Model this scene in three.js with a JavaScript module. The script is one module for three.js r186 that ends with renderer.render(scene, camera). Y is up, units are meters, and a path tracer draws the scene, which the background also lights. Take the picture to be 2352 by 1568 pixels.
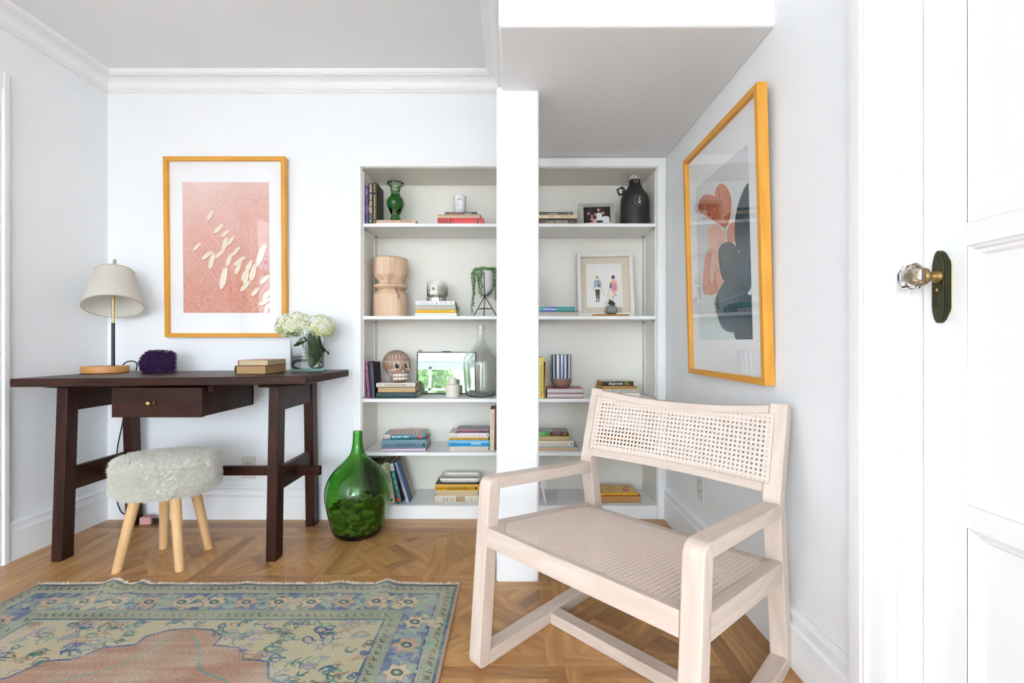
import * as THREE from 'three';
import { RoundedBoxGeometry } from 'three/addons/geometries/RoundedBoxGeometry.js';
import { mergeGeometries, mergeVertices, toCreasedNormals } from 'three/addons/utils/BufferGeometryUtils.js';
import { ImprovedNoise } from 'three/addons/math/ImprovedNoise.js';
import { Brush, Evaluator, SUBTRACTION } from 'three-bvh-csg';

// ------------------------------------------------------------------ camera, sky, exposure
const scene = new THREE.Scene();
const FOCAL = 1045, IMW = 2352, IMH = 1568;
const camera = new THREE.PerspectiveCamera(2 * Math.atan(IMH / 2 / FOCAL) * 180 / Math.PI, IMW / IMH, 0.02, 80);
camera.position.set(0, 0.9, 2.338);
camera.lookAt(0, 0.9, 0);
camera.setViewOffset(IMW, IMH, -3, -4, IMW, IMH);
const renderer = new THREE.WebGLRenderer({ antialias: true });
renderer.toneMapping = THREE.LinearToneMapping;
renderer.toneMappingExposure = 1.5;
renderer.shadowMap.enabled = true;
const SKY = 13;
{
  const w = 512, h = 256, data = new Float32Array(w * h * 4), pn = new ImprovedNoise();
  for (let j = 0; j < h; j++) for (let i = 0; i < w; i++) {
    const el = (j + 0.5) / h * Math.PI - Math.PI / 2, az = (i + 0.5) / w * Math.PI * 2, o = (j * w + i) * 4;
    const x = Math.cos(el) * Math.cos(az), y = Math.sin(el), z = Math.cos(el) * Math.sin(az);
    let n = 0; for (let k = 0, f = 1.6, a = 0.5; k < 4; k++, f *= 2.1, a *= 0.5) n += a * pn.noise(x * f + 7, y * f * 1.7, z * f + 3);
    const cloud = Math.min(1, Math.max(0, 0.72 + n * 0.9)), e = Math.max(0, y);
    const blue = [0.60 - 0.25 * e, 0.80 - 0.18 * e, 1.12], white = [0.95, 1.015, 1.05];
    for (let c = 0; c < 3; c++) data[o + c] = SKY * (y < -0.02 ? [0.42, 0.41, 0.39][c] : blue[c] * (1 - cloud) + white[c] * cloud);
    data[o + 3] = 1;
  }
  const t = new THREE.DataTexture(data, w, h, THREE.RGBAFormat, THREE.FloatType);
  t.mapping = THREE.EquirectangularReflectionMapping; t.magFilter = THREE.LinearFilter; t.needsUpdate = true;
  scene.background = t;
}

// ------------------------------------------------------------------ helpers
let seed = 20240;
const rnd = () => { seed = (seed + 0x6d2b79f5) | 0; let t = Math.imul(seed ^ (seed >>> 15), 1 | seed); t = (t + Math.imul(t ^ (t >>> 7), 61 | t)) ^ t; return ((t ^ (t >>> 14)) >>> 0) / 4294967296; };
const rr = (a, b) => a + (b - a) * rnd();
const R = (d) => d * Math.PI / 180;
const V = (x, y, z) => new THREE.Vector3(x, y, z);
const lerp = (a, b, t) => a + (b - a) * t, clamp = (x, a, b) => Math.min(b, Math.max(a, x));
const noise = new ImprovedNoise();
const fbm = (x, y, z = 0, oct = 4) => { let s = 0, a = 0.5; for (let k = 0; k < oct; k++) { s += a * noise.noise(x, y, z); x *= 2.03; y *= 2.03; z *= 2.03; a *= 0.5; } return s; };
const used = new Map();
const numbered = (n) => { const k = used.get(n) || 0; used.set(n, k + 1); return k ? `${n}_${String(k).padStart(3, '0')}` : n; };
function finish(m) { m.castShadow = m.receiveShadow = true; return m; }
function part(name, geo, mat, parent, kind, label) {
  const m = finish(new THREE.Mesh(Array.isArray(geo) ? merge(geo) : geo, mat)); m.name = name; parent.add(m);
  if (kind) m.userData.kind = kind;
  if (label) m.userData.label = label;
  return m;
}
function tag(o, label, category, group) { o.userData.label = label; o.userData.category = category; if (group) o.userData.group = group; return o; }
function thing(name, label, category, pos = [0, 0, 0], turn = 0, group) {
  const g = new THREE.Group(); g.name = numbered(name); g.position.set(...pos); g.rotation.y = turn; scene.add(g);
  return tag(g, label, category, group);
}
function struct(name, geo, mat, parent = scene) {
  const m = finish(new THREE.Mesh(Array.isArray(geo) ? merge(geo) : geo, mat)); m.name = name; parent.add(m);
  if (parent === scene) m.userData.kind = 'structure';
  return m;
}
function structGroup(name) { const g = new THREE.Group(); g.name = name; g.userData.kind = 'structure'; scene.add(g); return g; }
function norm(g) {
  g = g.index ? g.toNonIndexed() : g;
  if (!g.attributes.uv) g.setAttribute('uv', new THREE.BufferAttribute(new Float32Array(g.attributes.position.count * 2), 2));
  if (!g.attributes.normal) g.computeVertexNormals();
  for (const k of Object.keys(g.attributes)) if (!['position', 'normal', 'uv'].includes(k)) g.deleteAttribute(k);
  return g;
}
const merge = (list) => mergeGeometries(list.map(norm));
const box = (w, h, d, x = 0, y = 0, z = 0) => new THREE.BoxGeometry(w, h, d).translate(x, y, z);
const box2 = (x0, x1, y0, y1, z0, z1) => box(x1 - x0, y1 - y0, z1 - z0, (x0 + x1) / 2, (y0 + y1) / 2, (z0 + z1) / 2);
const rbox = (w, h, d, r = 0.003, x = 0, y = 0, z = 0, seg = 2) => new RoundedBoxGeometry(w, h, d, seg, Math.min(r, w / 2.01, h / 2.01, d / 2.01)).translate(x, y, z);
const rbox2 = (x0, x1, y0, y1, z0, z1, r = 0.003, seg = 2) => rbox(x1 - x0, y1 - y0, z1 - z0, r, (x0 + x1) / 2, (y0 + y1) / 2, (z0 + z1) / 2, seg);
const cyl = (r0, r1, h, x = 0, y = 0, z = 0, n = 32) => new THREE.CylinderGeometry(r1, r0, h, n).translate(x, y + h / 2, z);
const lathe = (pts, n = 64) => new THREE.LatheGeometry(pts.map(([r, y]) => new THREE.Vector2(Math.max(r, 0), y)), n);
const tube = (pts, r, seg = 40, n = 8, closed = false) => new THREE.TubeGeometry(new THREE.CatmullRomCurve3(pts.map((p) => V(...p)), closed), seg, r, n, closed);
// smooth curve through profile points
const spline = (pts, n = 60) => { const c = new THREE.CatmullRomCurve3(pts.map(([r, y]) => V(r, y, 0)), false, 'catmullrom', 0.5); return c.getPoints(n).map((p) => [p.x, p.y]); };
// uv in metres with u along an axis (grain direction); a random offset per piece
function grain(g, axis = 'x', off = true) {
  g = norm(g); const p = g.attributes.position, n = g.attributes.normal, uv = g.attributes.uv, ou = off ? rnd() * 5 : 0, ov = off ? rnd() * 5 : 0;
  for (let i = 0; i < p.count; i++) {
    const q = { x: p.getX(i), y: p.getY(i), z: p.getZ(i) }, m = { x: Math.abs(n.getX(i)), y: Math.abs(n.getY(i)), z: Math.abs(n.getZ(i)) };
    const [b, c] = ['x', 'y', 'z'].filter((k) => k !== axis);
    let u, v;
    if (m[axis] > 0.8) { u = q[b] * 0.3; v = q[c]; } else { u = q[axis]; v = m[b] > m[c] ? q[c] : q[b]; }
    uv.setXY(i, u + ou, v + ov);
  }
  return g;
}
// extrude a 2-D outline along z from z0 to z1 with small chamfers
function prism(shape, z0, z1, bevel = 0.002, seg = 1) {
  const s = shape instanceof THREE.Shape ? shape : new THREE.Shape(shape.map((p) => new THREE.Vector2(...p)));
  return new THREE.ExtrudeGeometry(s, { depth: z1 - z0 - 2 * bevel, bevelEnabled: bevel > 0, bevelThickness: bevel, bevelSize: bevel, bevelOffset: -bevel, bevelSegments: seg, curveSegments: 8 }).translate(0, 0, z0 + bevel);
}
// outline with rounded corners: points [x, y, radius]
function rounded(pts) {
  const s = new THREE.Shape(), n = pts.length;
  pts.forEach(([x, y, r = 0], i) => {
    const a = pts[(i + n - 1) % n], b = pts[(i + 1) % n], da = Math.hypot(a[0] - x, a[1] - y), db = Math.hypot(b[0] - x, b[1] - y);
    const p = [x + (a[0] - x) / da * r, y + (a[1] - y) / da * r], q = [x + (b[0] - x) / db * r, y + (b[1] - y) / db * r];
    i ? s.lineTo(...p) : s.moveTo(...p);
    if (r) s.quadraticCurveTo(x, y, ...q);
  });
  s.closePath();
  return s;
}
// sweep a closed profile (list of [a, b]) along a straight run; a goes along dirA, b along dirB
function run(profile, from, to, dirA, dirB) {
  const pos = [], n = profile.length, P = (o, [a, b]) => [o.x + dirA.x * a + dirB.x * b, o.y + dirA.y * a + dirB.y * b, o.z + dirA.z * a + dirB.z * b];
  const len = from.distanceTo(to), uv = [];
  for (let i = 0; i < n; i++) {
    const p = profile[i], q = profile[(i + 1) % n], A = P(from, p), B = P(to, p), C = P(to, q), D = P(from, q);
    pos.push(...A, ...B, ...C, ...A, ...C, ...D); uv.push(0, i / n, len, i / n, len, (i + 1) / n, 0, i / n, len, (i + 1) / n, 0, (i + 1) / n);
  }
  const tris = THREE.ShapeUtils.triangulateShape(profile.map((p) => new THREE.Vector2(...p)), []);
  for (const [i, j, k] of tris) { pos.push(...P(from, profile[i]), ...P(from, profile[j]), ...P(from, profile[k]), ...P(to, profile[i]), ...P(to, profile[k]), ...P(to, profile[j])); uv.push(...Array(12).fill(0)); }
  const g = new THREE.BufferGeometry();
  g.setAttribute('position', new THREE.BufferAttribute(new Float32Array(pos), 3)); g.setAttribute('uv', new THREE.BufferAttribute(new Float32Array(uv), 2));
  const o = toCreasedNormals(g, R(35));
  return o;
}
function canvas(w, h) { const c = document.createElement('canvas'); c.width = w; c.height = h; return [c, c.getContext('2d')]; }
function canvasTex(c, srgb = true) { const t = new THREE.CanvasTexture(c); if (srgb) t.colorSpace = THREE.SRGBColorSpace; t.wrapS = t.wrapT = THREE.RepeatWrapping; return t; }
function dataTex(w, h, f, srgb = true, repeat = [1, 1]) {
  const d = new Uint8Array(w * h * 4);
  for (let y = 0; y < h; y++) for (let x = 0; x < w; x++) { const c = f(x / w, y / h), o = (y * w + x) * 4; for (let k = 0; k < 3; k++) d[o + k] = clamp(Array.isArray(c) ? c[k] : c, 0, 255); d[o + 3] = 255; }
  const t = new THREE.DataTexture(d, w, h); t.magFilter = THREE.LinearFilter; t.wrapS = t.wrapT = THREE.RepeatWrapping; t.repeat.set(...repeat); if (srgb) t.colorSpace = THREE.SRGBColorSpace; t.needsUpdate = true; return t;
}
// tileable noise on a torus-like lookup
const tn = (u, v, fu, fv, s = 0) => { const a = u * 2 * Math.PI, b = v * 2 * Math.PI; return noise.noise(Math.cos(a) * fu + s, Math.sin(a) * fu + 3.1 * Math.cos(b) * fv * 0.33, Math.sin(b) * fv + s * 1.7); };
function woodMaps(w, h, light, dark, k = 1, repeat = [1, 2]) {   // grain runs along u; 1 m x 0.5 m
  const fib = new Float32Array(w * h);
  for (let y = 0; y < h; y++) for (let x = 0; x < w; x++) {
    const u = x / w, v = y / h, wv = v + 0.012 * tn(u, v, 0.9, 1.2, 5);
    const ring = 0.5 + 0.5 * Math.sin(2 * Math.PI * (wv * 9 + 1.6 * tn(u, wv, 0.55, 1.1, 2)));
    const fine = noise.noise(u * 14, v * 240, 1.7) * 0.5 + noise.noise(u * 40, v * 420, 9.2) * 0.4;
    fib[y * w + x] = clamp(0.42 + 0.28 * (ring - 0.5) + 0.42 * fine + 0.3 * tn(u, v, 0.7, 1.5, 8), 0, 1);
  }
  const at = (u, v) => fib[Math.min(h - 1, Math.round(v * h)) * w + Math.min(w - 1, Math.round(u * w))];
  return { map: dataTex(w, h, (u, v) => { const t = at(u, v) * k; return [0, 1, 2].map((i) => lerp(light[i], dark[i], t)); }, true, repeat), bump: dataTex(w, h, (u, v) => 200 - 150 * at(u, v), false, repeat) };
}
const std = (o) => new THREE.MeshStandardMaterial(o), phy = (o) => new THREE.MeshPhysicalMaterial(o);
const col = (r, g, b) => new THREE.Color().setRGB(r / 255, g / 255, b / 255, THREE.SRGBColorSpace);

// ------------------------------------------------------------------ materials
const plasterBump = dataTex(512, 512, (u, v) => 128 + 60 * tn(u, v, 6, 6) + 40 * tn(u, v, 14, 14, 4), false, [1.2, 1.2]);
const M = {};
M.wall = std({ color: col(246, 247, 248), roughness: 0.62, bumpMap: plasterBump, bumpScale: 0.0006 });
M.trim = std({ color: col(246, 246, 246), roughness: 0.38 });
M.case = std({ color: col(245, 241, 231), roughness: 0.5, bumpMap: plasterBump, bumpScale: 0.0003 });
M.ceil = std({ color: col(246, 247, 248), roughness: 0.8 });
M.pane = phy({ color: 0xffffff, transmission: 1, thickness: 0, roughness: 0.0, ior: 1.5 });
M.frosted = phy({ color: col(228, 232, 234), transmission: 0.5, thickness: 0, roughness: 0.85 });
M.metal = std({ color: col(150, 148, 145), metalness: 1, roughness: 0.35 });
M.chrome = std({ color: col(225, 225, 228), metalness: 1, roughness: 0.08 });
M.brass = std({ color: col(196, 164, 108), metalness: 1, roughness: 0.28 });
M.black = std({ color: col(26, 26, 28), roughness: 0.5 });
M.slot = std({ color: col(112, 108, 102), roughness: 0.8 });
M.dark = std({ color: col(40, 38, 36), roughness: 0.7 });
const oakMaps = woodMaps(1024, 512, [216, 168, 108], [160, 108, 58], 0.95, [1, 2]);
M.oak = [[1, 1, 1], [1.08, 1.06, 1.02], [0.92, 0.90, 0.87], [0.80, 0.76, 0.72], [1.02, 0.99, 0.95], [0.68, 0.62, 0.57]].map((c) => phy({ color: new THREE.Color().setRGB(...c.map((x) => x * 0.96)), map: oakMaps.map, bumpMap: oakMaps.bump, bumpScale: 0.0004, roughness: 0.42, clearcoat: 0.25, clearcoatRoughness: 0.22 }));
const ashMaps = woodMaps(1024, 512, [222, 205, 192], [196, 172, 155], 0.8, [1, 2]);
M.ash = std({ map: ashMaps.map, bumpMap: ashMaps.bump, bumpScale: 0.0004, roughness: 0.5 });
const darkMaps = woodMaps(1024, 512, [68, 32, 19], [24, 11, 8], 1.0, [1, 2]);
M.darkWood = phy({ map: darkMaps.map, bumpMap: darkMaps.bump, bumpScale: 0.0004, roughness: 0.38, specularIntensity: 0.55 });
const amberMaps = woodMaps(512, 256, [238, 176, 70], [205, 135, 38], 0.8, [1, 2]);
M.amber = std({ map: amberMaps.map, bumpMap: amberMaps.bump, bumpScale: 0.0004, roughness: 0.42 });
const pineMaps = woodMaps(512, 256, [232, 192, 140], [205, 158, 104], 0.9, [1, 2]);
M.pine = std({ map: pineMaps.map, bumpMap: pineMaps.bump, bumpScale: 0.0003, roughness: 0.5 });
M.cane = std({ color: col(238, 219, 206), roughness: 0.5 });

// ------------------------------------------------------------------ the room shell
const XL = -2.085, XR = 0.787, ZF = 7.6, CEIL = 2.265, TH = 0.12;
const rectPath = (x0, x1, y0, y1, P = THREE.Path) => { const s = new P(); s.moveTo(x0, y0); s.lineTo(x1, y0); s.lineTo(x1, y1); s.lineTo(x0, y1); s.closePath(); return s; };
function wallWith(x0, x1, y0, y1, holes, thick) { const s = rectPath(x0, x1, y0 - 0.12, y1, THREE.Shape); holes.forEach((h) => s.holes.push(rectPath(...h))); return new THREE.ExtrudeGeometry(s, { depth: thick, bevelEnabled: false }); }
const CX0 = -0.800, CX1 = 0.770, CTOP = 1.835;        // hole for the built-in bookcase
struct('wall_back', wallWith(XL - TH, XR + TH, 0, CEIL + 0.1, [[CX0, CX1, -0.02, CTOP]], 0.06).translate(0, 0, -0.06), M.wall);
const D2 = [0.54, 1.24], W2 = [[1.44, 1.88, 0.95, 1.95], [4.3, 5.6, 0.5, 2.12], [6.0, 7.2, 0.5, 2.12]];   // door and side windows in the left wall
const W3 = [[3.9, 5.3, 0.5, 2.12], [5.8, 7.2, 0.5, 2.12]];                    // window in the right wall, behind the camera
// a shape drawn in (-z, y) and extruded towards +x
const SIDE = new THREE.Matrix4().makeBasis(V(0, 0, -1), V(0, 1, 0), V(1, 0, 0));
const side = (g) => g.applyMatrix4(SIDE);
struct('wall_left', side(wallWith(-ZF - TH, 0, 0, CEIL + 0.1, [[-D2[1], -D2[0], -0.02, 1.93], ...W2.map(([a, b, c, d]) => [-b, -a, c, d])], TH)).translate(XL - TH, 0, 0), M.wall);
const D1 = [1.418, 2.2];                               // white panel door in the right wall
struct('wall_right', side(wallWith(-ZF - TH, 0, 0, CEIL + 0.1, [[-D1[1], -D1[0], -0.02, 2.02], ...W3.map(([a, b, c, d]) => [-b, -a, c, d])], TH)).translate(XR, 0, 0), M.wall);
const W1 = [-1.95, 0.66, 0.45, 2.16];                  // window behind the camera
struct('wall_front', wallWith(XL - TH, XR + TH, 0, CEIL + 0.1, [W1], TH).translate(0, 0, ZF), M.wall);
struct('ceiling', box2(XL - TH, XR + TH, CEIL, CEIL + 0.1, -0.06, ZF + TH), M.ceil);
struct('ground', box2(-14, 14, -0.4, -0.22, -6, 18), std({ color: col(228, 226, 220), roughness: 0.9 }));

// dropped soffit over the alcove and the column that carries it
const SOF = 1.853, SX = -0.055, SZ = 0.972;
struct('soffit', rbox2(SX + 0.01, XR + 0.005, SOF, CEIL + 0.02, -0.005, SZ, 0.012, 3), M.wall);
struct('column', rbox2(-0.064, 0.0975, -0.02, SOF + 0.02, 0.50, 0.619, 0.012, 4), M.wall);

// ---- floor of oak parquet panels
{
  const floor = structGroup('floor');
  struct('subfloor', box2(XL - TH, XR + TH, -0.12, -0.0125, -0.06, ZF + TH), M.dark, floor);
  const spare = M.oak.map(() => []);
  let px = 0;
  function plank(poly, ang, shown, tone) {
    if (poly.length < 3) return;
    let a = 0; for (let i = 0; i < poly.length; i++) { const p = poly[i], q = poly[(i + 1) % poly.length]; a += p[0] * q[1] - p[1] * q[0]; }
    if (Math.abs(a) < 2e-4) return;
    const g = norm(prism(poly, 0, 0.012, 0.0007)).rotateX(Math.PI / 2);   // (x, z) drawn as (x, y), laid flat: y -> z
    const p = g.attributes.position, uv = g.attributes.uv, c = Math.cos(ang), s = Math.sin(ang), ou = rnd() * 3, ov = rnd() * 3;
    for (let i = 0; i < p.count; i++) { const x = p.getX(i), z = p.getZ(i); uv.setXY(i, x * c + z * s + ou, -x * s + z * c + ov); }
    const t = tone ?? [0, 0, 1, 2, 2, 3, 4, 4, 5, 0, 1, 2][Math.floor(rnd() * 12)];
    if (shown) struct('plank', g, M.oak[t], floor); else spare[t].push(g);
    px++;
  }
  const clip = (poly, nx, ny, d) => { const o = []; for (let i = 0; i < poly.length; i++) { const p = poly[i], q = poly[(i + 1) % poly.length], a = p[0] * nx + p[1] * ny - d, b = q[0] * nx + q[1] * ny - d; if (a <= 0) o.push(p); if ((a < 0 && b > 0) || (a > 0 && b < 0)) { const t = a / (a - b); o.push([lerp(p[0], q[0], t), lerp(p[1], q[1], t)]); } } return o; };
  const S = 0.445, T = 0.4445, F = 0.05, X0 = -0.301, Z0 = 0.178;
  const rect = (x0, x1, z0, z1) => [[x0, z0], [x1, z0], [x1, z1], [x0, z1]];
  for (let j = 0; j < 10; j++) for (let i = -3; i < 2; i++) {
    const x0 = X0 + i * S, x1 = x0 + S, z0 = Z0 + j * T, z1 = Math.min(z0 + T, 99), shown = j === 0 || (j === 1 && i >= -1) || (j === 2 && i >= 0);
    if (z0 > ZF) continue;
    const flip = (i + j) & 1 ? 1 : -1, cx = (x0 + x1) / 2, cz = (z0 + z1) / 2, hx = S / 2 - F, hz = T / 2 - F;
    plank(rect(x0, x0 + F, z0, z1 - F), Math.PI / 2, shown); plank(rect(x1 - F, x1, z0 + F, z1), Math.PI / 2, shown);
    plank(rect(x0 + F, x1, z0, z0 + F), 0, shown); plank(rect(x0, x1 - F, z1 - F, z1), 0, shown);
    const q = Math.SQRT1_2, toXZ = ([u, v]) => [cx + (u - flip * v) * q, cz + (flip * u + v) * q];
    const cell = (u0, u1, v0, v1, along) => {
      let p = [[u0, v0], [u1, v0], [u1, v1], [u0, v1]].map(toXZ);
      p = clip(clip(clip(clip(p, 1, 0, cx + hx), -1, 0, -(cx - hx)), 0, 1, cz + hz), 0, -1, -(cz - hz));
      plank(p, Math.PI / 4 * flip + (along === 'u' ? 0 : Math.PI / 2), shown);
    };
    const w = 0.049, H = 0.25;
    for (const s of [-1, 1]) {
      cell(-H, H, s > 0 ? 0.0735 : -0.0735 - w, s > 0 ? 0.0735 + w : -0.0735, 'u');
      for (let k = -3; k < 3; k++) cell(k * w, (k + 1) * w, s > 0 ? 0.0735 + w : -H, s > 0 ? H : -0.0735 - w, 'v');
    }
    cell(-0.0735, 0.0735, -w / 2, w / 2, 'u'); cell(-0.0735, 0.0735, w / 2, w * 1.5, 'u'); cell(-0.0735, 0.0735, -w * 1.5, -w / 2, 'u');
    for (const s of [-1, 1]) { cell(s > 0 ? 0.0735 : -0.0735 - w, s > 0 ? 0.0735 + w : -0.0735, -w * 1.5, w * 1.5, 'v'); cell(s > 0 ? 0.0735 + w : -H, s > 0 ? H : -0.0735 - w, -w * 1.5, w * 1.5, 'u'); }
  }
  const bxL = X0 - 3 * S, bxR = X0 + 2 * S;
  for (let r = 0; r < 3; r++) { let x = XL; const zz = r * 0.0594; while (x < XR - 0.01) { const l = Math.min(rr(0.7, 1.25), XR - x); plank(rect(x, x + l, zz, zz + 0.0592), 0, true); x += l; } }
  for (let r = 0; r < 8; r++) { const x = XL + r * 0.0561; plank(rect(x, x + 0.056, Z0, 1.35), Math.PI / 2, true, [4, 0, 2, 1, 0, 4, 2, 0][r]); plank(rect(x, x + 0.056, 1.35, ZF), Math.PI / 2, false); }
  for (let r = 0; r < 4; r++) { const x = bxR + r * 0.0496; plank(rect(x, x + 0.0494, Z0, 1.3), Math.PI / 2, true); plank(rect(x, x + 0.0494, 1.3, ZF), Math.PI / 2, false); }
  spare.forEach((l, k) => { if (l.length) struct('planks', l, M.oak[k], floor).userData.kind = 'stuff'; });
}

// ---- skirting boards and crown moulding
const baseProfile = [[0, 0], [0.016, 0], [0.016, 0.112], [0.021, 0.114], [0.021, 0.119], [0.013, 0.124], [0.013, 0.146], [0.018, 0.149], [0.018, 0.154], [0.009, 0.160], [0.007, 0.168], [0, 0.168]];
const UP = V(0, 1, 0);
struct('baseboard_back', run(baseProfile, V(XL, 0, 0), V(-0.828, 0, 0), V(0, 0, 1), UP), M.trim);
struct('baseboard_left', [run(baseProfile, V(XL, 0, 0), V(XL, 0, 0.47), V(1, 0, 0), UP), run(baseProfile, V(XL, 0, 1.306), V(XL, 0, ZF), V(1, 0, 0), UP)], M.trim);
struct('baseboard_right', [run(baseProfile, V(XR, 0, 0.004), V(XR, 0, 1.31), V(-1, 0, 0), UP), run(baseProfile, V(XR, 0, 2.31), V(XR, 0, ZF), V(-1, 0, 0), UP)], M.trim);
struct('baseboard_front', run(baseProfile, V(XL, 0, ZF), V(XR, 0, ZF), V(0, 0, -1), UP), M.trim);
const crown = [[0, 0]]; // a from the wall, b up to the ceiling
const cb = CEIL - 0.084;
crown.length = 0;
crown.push([0, 0], [0.008, 0], [0.008, 0.004], [0.013, 0.006], [0.013, 0.014], [0.018, 0.016], [0.020, 0.022]);
for (let k = 0; k <= 8; k++) { const a = k / 8 * Math.PI / 2; crown.push([0.022 + 0.040 * (1 - Math.cos(a)), 0.024 + 0.038 * Math.sin(a)]); }
crown.push([0.066, 0.064], [0.066, 0.068], [0.072, 0.069], [0.078, 0.076], [0.080, 0.084], [0, 0.084]);
const Y0 = (x, z) => V(x, cb, z);
struct('trim_1', run(crown, Y0(XL, 0), Y0(SX, 0), V(0, 0, 1), UP), M.trim);
struct('trim_2', run(crown, Y0(XL, 0), Y0(XL, ZF), V(1, 0, 0), UP), M.trim);
struct('trim_3', [run(crown, Y0(SX, 0), Y0(SX, SZ), V(-1, 0, 0), UP)], M.trim);

// ---- door in the right wall: casing, jamb and panelled leaf with glass knob
{
  const back = (z0, z1, x) => rbox2(x, XR + 0.001, 0, 2.10, z0, z1, 0.004);
  const prof = [[0, 0], [0.030, 0], [0.031, 0.006], [0.031, 0.034], [0.028, 0.038], [0.028, 0.043], [0.022, 0.046], [0.020, 0.050], [0.020, 0.094], [0.018, 0.100], [0.012, 0.106], [0, 0.108]];
  struct('trim_4', [run(prof, V(XR, 0, 1.31), V(XR, 2.10, 1.31), V(-1, 0, 0), V(0, 0, 1)), run(prof, V(XR, 0, 2.308), V(XR, 2.10, 2.308), V(-1, 0, 0), V(0, 0, -1)), box2(XR - 0.03, XR, 2.02, 2.10, 1.31, 2.308)], M.trim);
  struct('trim_5', [box2(XR - 0.012, XR + 0.012, 0, 2.02, 1.405, 1.4192), box2(XR + 0.012, XR + TH + 0.01, 0, 2.02, 1.405, 1.4208), box2(XR, XR + TH, 0, 2.02, 2.2, 2.212), box2(XR, XR + TH, 2.008, 2.02, 1.41, 2.2)], M.trim);
  const g = structGroup('door_1'), x = 0.824, z0 = 1.4235, z1 = 2.197;
  const st = 0.0885, panels = [[0.02, 0.14, 0.565], [0.607, 0.607, 1.077], [1.119, 1.119, 1.56], [1.60, 1.60, 1.98]];
  const pieces = [rbox2(x, x + 0.038, 0.008, 2.005, z0, z0 + st, 0.002), rbox2(x, x + 0.038, 0.008, 2.005, z1 - st, z1, 0.002)];
  const rails = [[0.008, 0.14], [0.565, 0.607], [1.077, 1.119], [1.56, 1.60], [1.94, 2.005]];
  for (const [a, b] of rails) pieces.push(box2(x + 0.0004, x + 0.0376, a, b, z0 + st - 0.001, z1 - st + 0.001));
  struct('door_frame', pieces, M.trim, g);
  for (let k = 0; k < 4; k++) {
    const a = rails[k][1], b = rails[k + 1][0], p0 = z0 + st, p1 = z1 - st;
    const pm = [[0, 0], [0.001, 0], [0.004, 0.007], [0.008, 0.009], [0.009, 0.015], [0.014, 0.020], [0.016, 0.020], [0.016, 0]].map(([d, e]) => [d, e]);
    struct('door_panel', [box2(x + 0.014, x + 0.024, a - 0.002, b + 0.002, p0 - 0.002, p1 + 0.002),
      run(pm, V(x, a, p0), V(x, b, p0), V(1, 0, 0), V(0, 0, 1)), run(pm, V(x, a, p1), V(x, b, p1), V(1, 0, 0), V(0, 0, -1)),
      run(pm, V(x, a, p0), V(x, a, p1), V(1, 0, 0), V(0, 1, 0)), run(pm, V(x, b, p0), V(x, b, p1), V(1, 0, 0), V(0, -1, 0))], M.trim, g);
  }
  // escutcheon plate: stepped long oval of dark patinated bronze
  const patina = dataTex(128, 256, (u, v) => { const n = fbm(u * 9, v * 22, 2, 4), gr = clamp(0.4 + 1.6 * fbm(u * 7 + 4, v * 9, 6, 3), 0, 1); return [76 + 44 * n - 12 * gr, 66 + 36 * n + 4 * gr, 44 + 28 * n + 6 * gr]; });
  const bronze = std({ map: patina, metalness: 0.75, roughness: 0.45 }), worn = std({ color: col(205, 190, 140), metalness: 0.6, roughness: 0.4 });
  const oval = (w, h, tip) => { const s = new THREE.Shape(); s.moveTo(-w, -h + tip); s.quadraticCurveTo(-w * 0.9, -h, 0, -h - 0.002); s.quadraticCurveTo(w * 0.9, -h, w, -h + tip); s.lineTo(w, h - tip); s.quadraticCurveTo(w * 0.9, h, 0, h + 0.002); s.quadraticCurveTo(-w * 0.9, h, -w, h - tip); return s; };
  const plate = [[0.0195, 0.056, 0.016, 0.0035], [0.0172, 0.061, 0.022, 0.006], [0.0148, 0.066, 0.030, 0.0085], [0.0118, 0.0675, 0.032, 0.0105]].map(([w, h, t, d]) => prism(oval(w, h, t), 0, d, 0.0012, 2));
  const place = (gg) => gg.rotateY(-Math.PI / 2).translate(x, 1.008, 1.4655);
  const pl = struct('escutcheon_plate', place(norm(mergeGeometries(plate.map(norm)))), bronze, g);
  struct('worn_edge', place(norm(prism(oval(0.0200, 0.0562, 0.016), 0, 0.0022, 0.0006))), worn, pl);
  struct('screw', place(mergeGeometries([[0.055], [-0.052]].map(([h]) => norm(new THREE.CylinderGeometry(0.003, 0.003, 0.0015, 12).rotateX(Math.PI / 2).translate(0, h, 0.0108))))), M.dark, pl);
  struct('screw', place(norm(new THREE.CylinderGeometry(0.0028, 0.0028, 0.002, 12).rotateX(Math.PI / 2).translate(0, -0.006, 0.0108))), M.brass, pl);
  const kz = 1.4655, ky = 1.0275, agedBrass = std({ color: col(150, 122, 78), metalness: 1, roughness: 0.35 });
  const neck = struct('door_handle', lathe([[0, 0], [0.0125, 0], [0.0125, 0.003], [0.0105, 0.006], [0.0085, 0.010], [0.0085, 0.013], [0.006, 0.015], [0.006, 0.021], [0.011, 0.024], [0.0165, 0.027], [0.0175, 0.031], [0.015, 0.034], [0.0145, 0.037], [0, 0.037]], 32).rotateZ(Math.PI / 2).translate(x - 0.010, ky, kz), agedBrass, g);
  const glass = phy({ color: 0xffffff, transmission: 1, thickness: 0.04, roughness: 0.0, ior: 1.52 });
  const facet = norm(lathe([[0, 0.036], [0.013, 0.036], [0.0175, 0.0385], [0.0245, 0.043], [0.0265, 0.048], [0.0265, 0.053], [0.0230, 0.060], [0.015, 0.0655], [0, 0.066]], 8)).rotateY(Math.PI / 8).rotateZ(Math.PI / 2).translate(x - 0.010, ky, kz);
  facet.computeVertexNormals();
  struct('glass_knob', facet, glass, neck);
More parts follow.
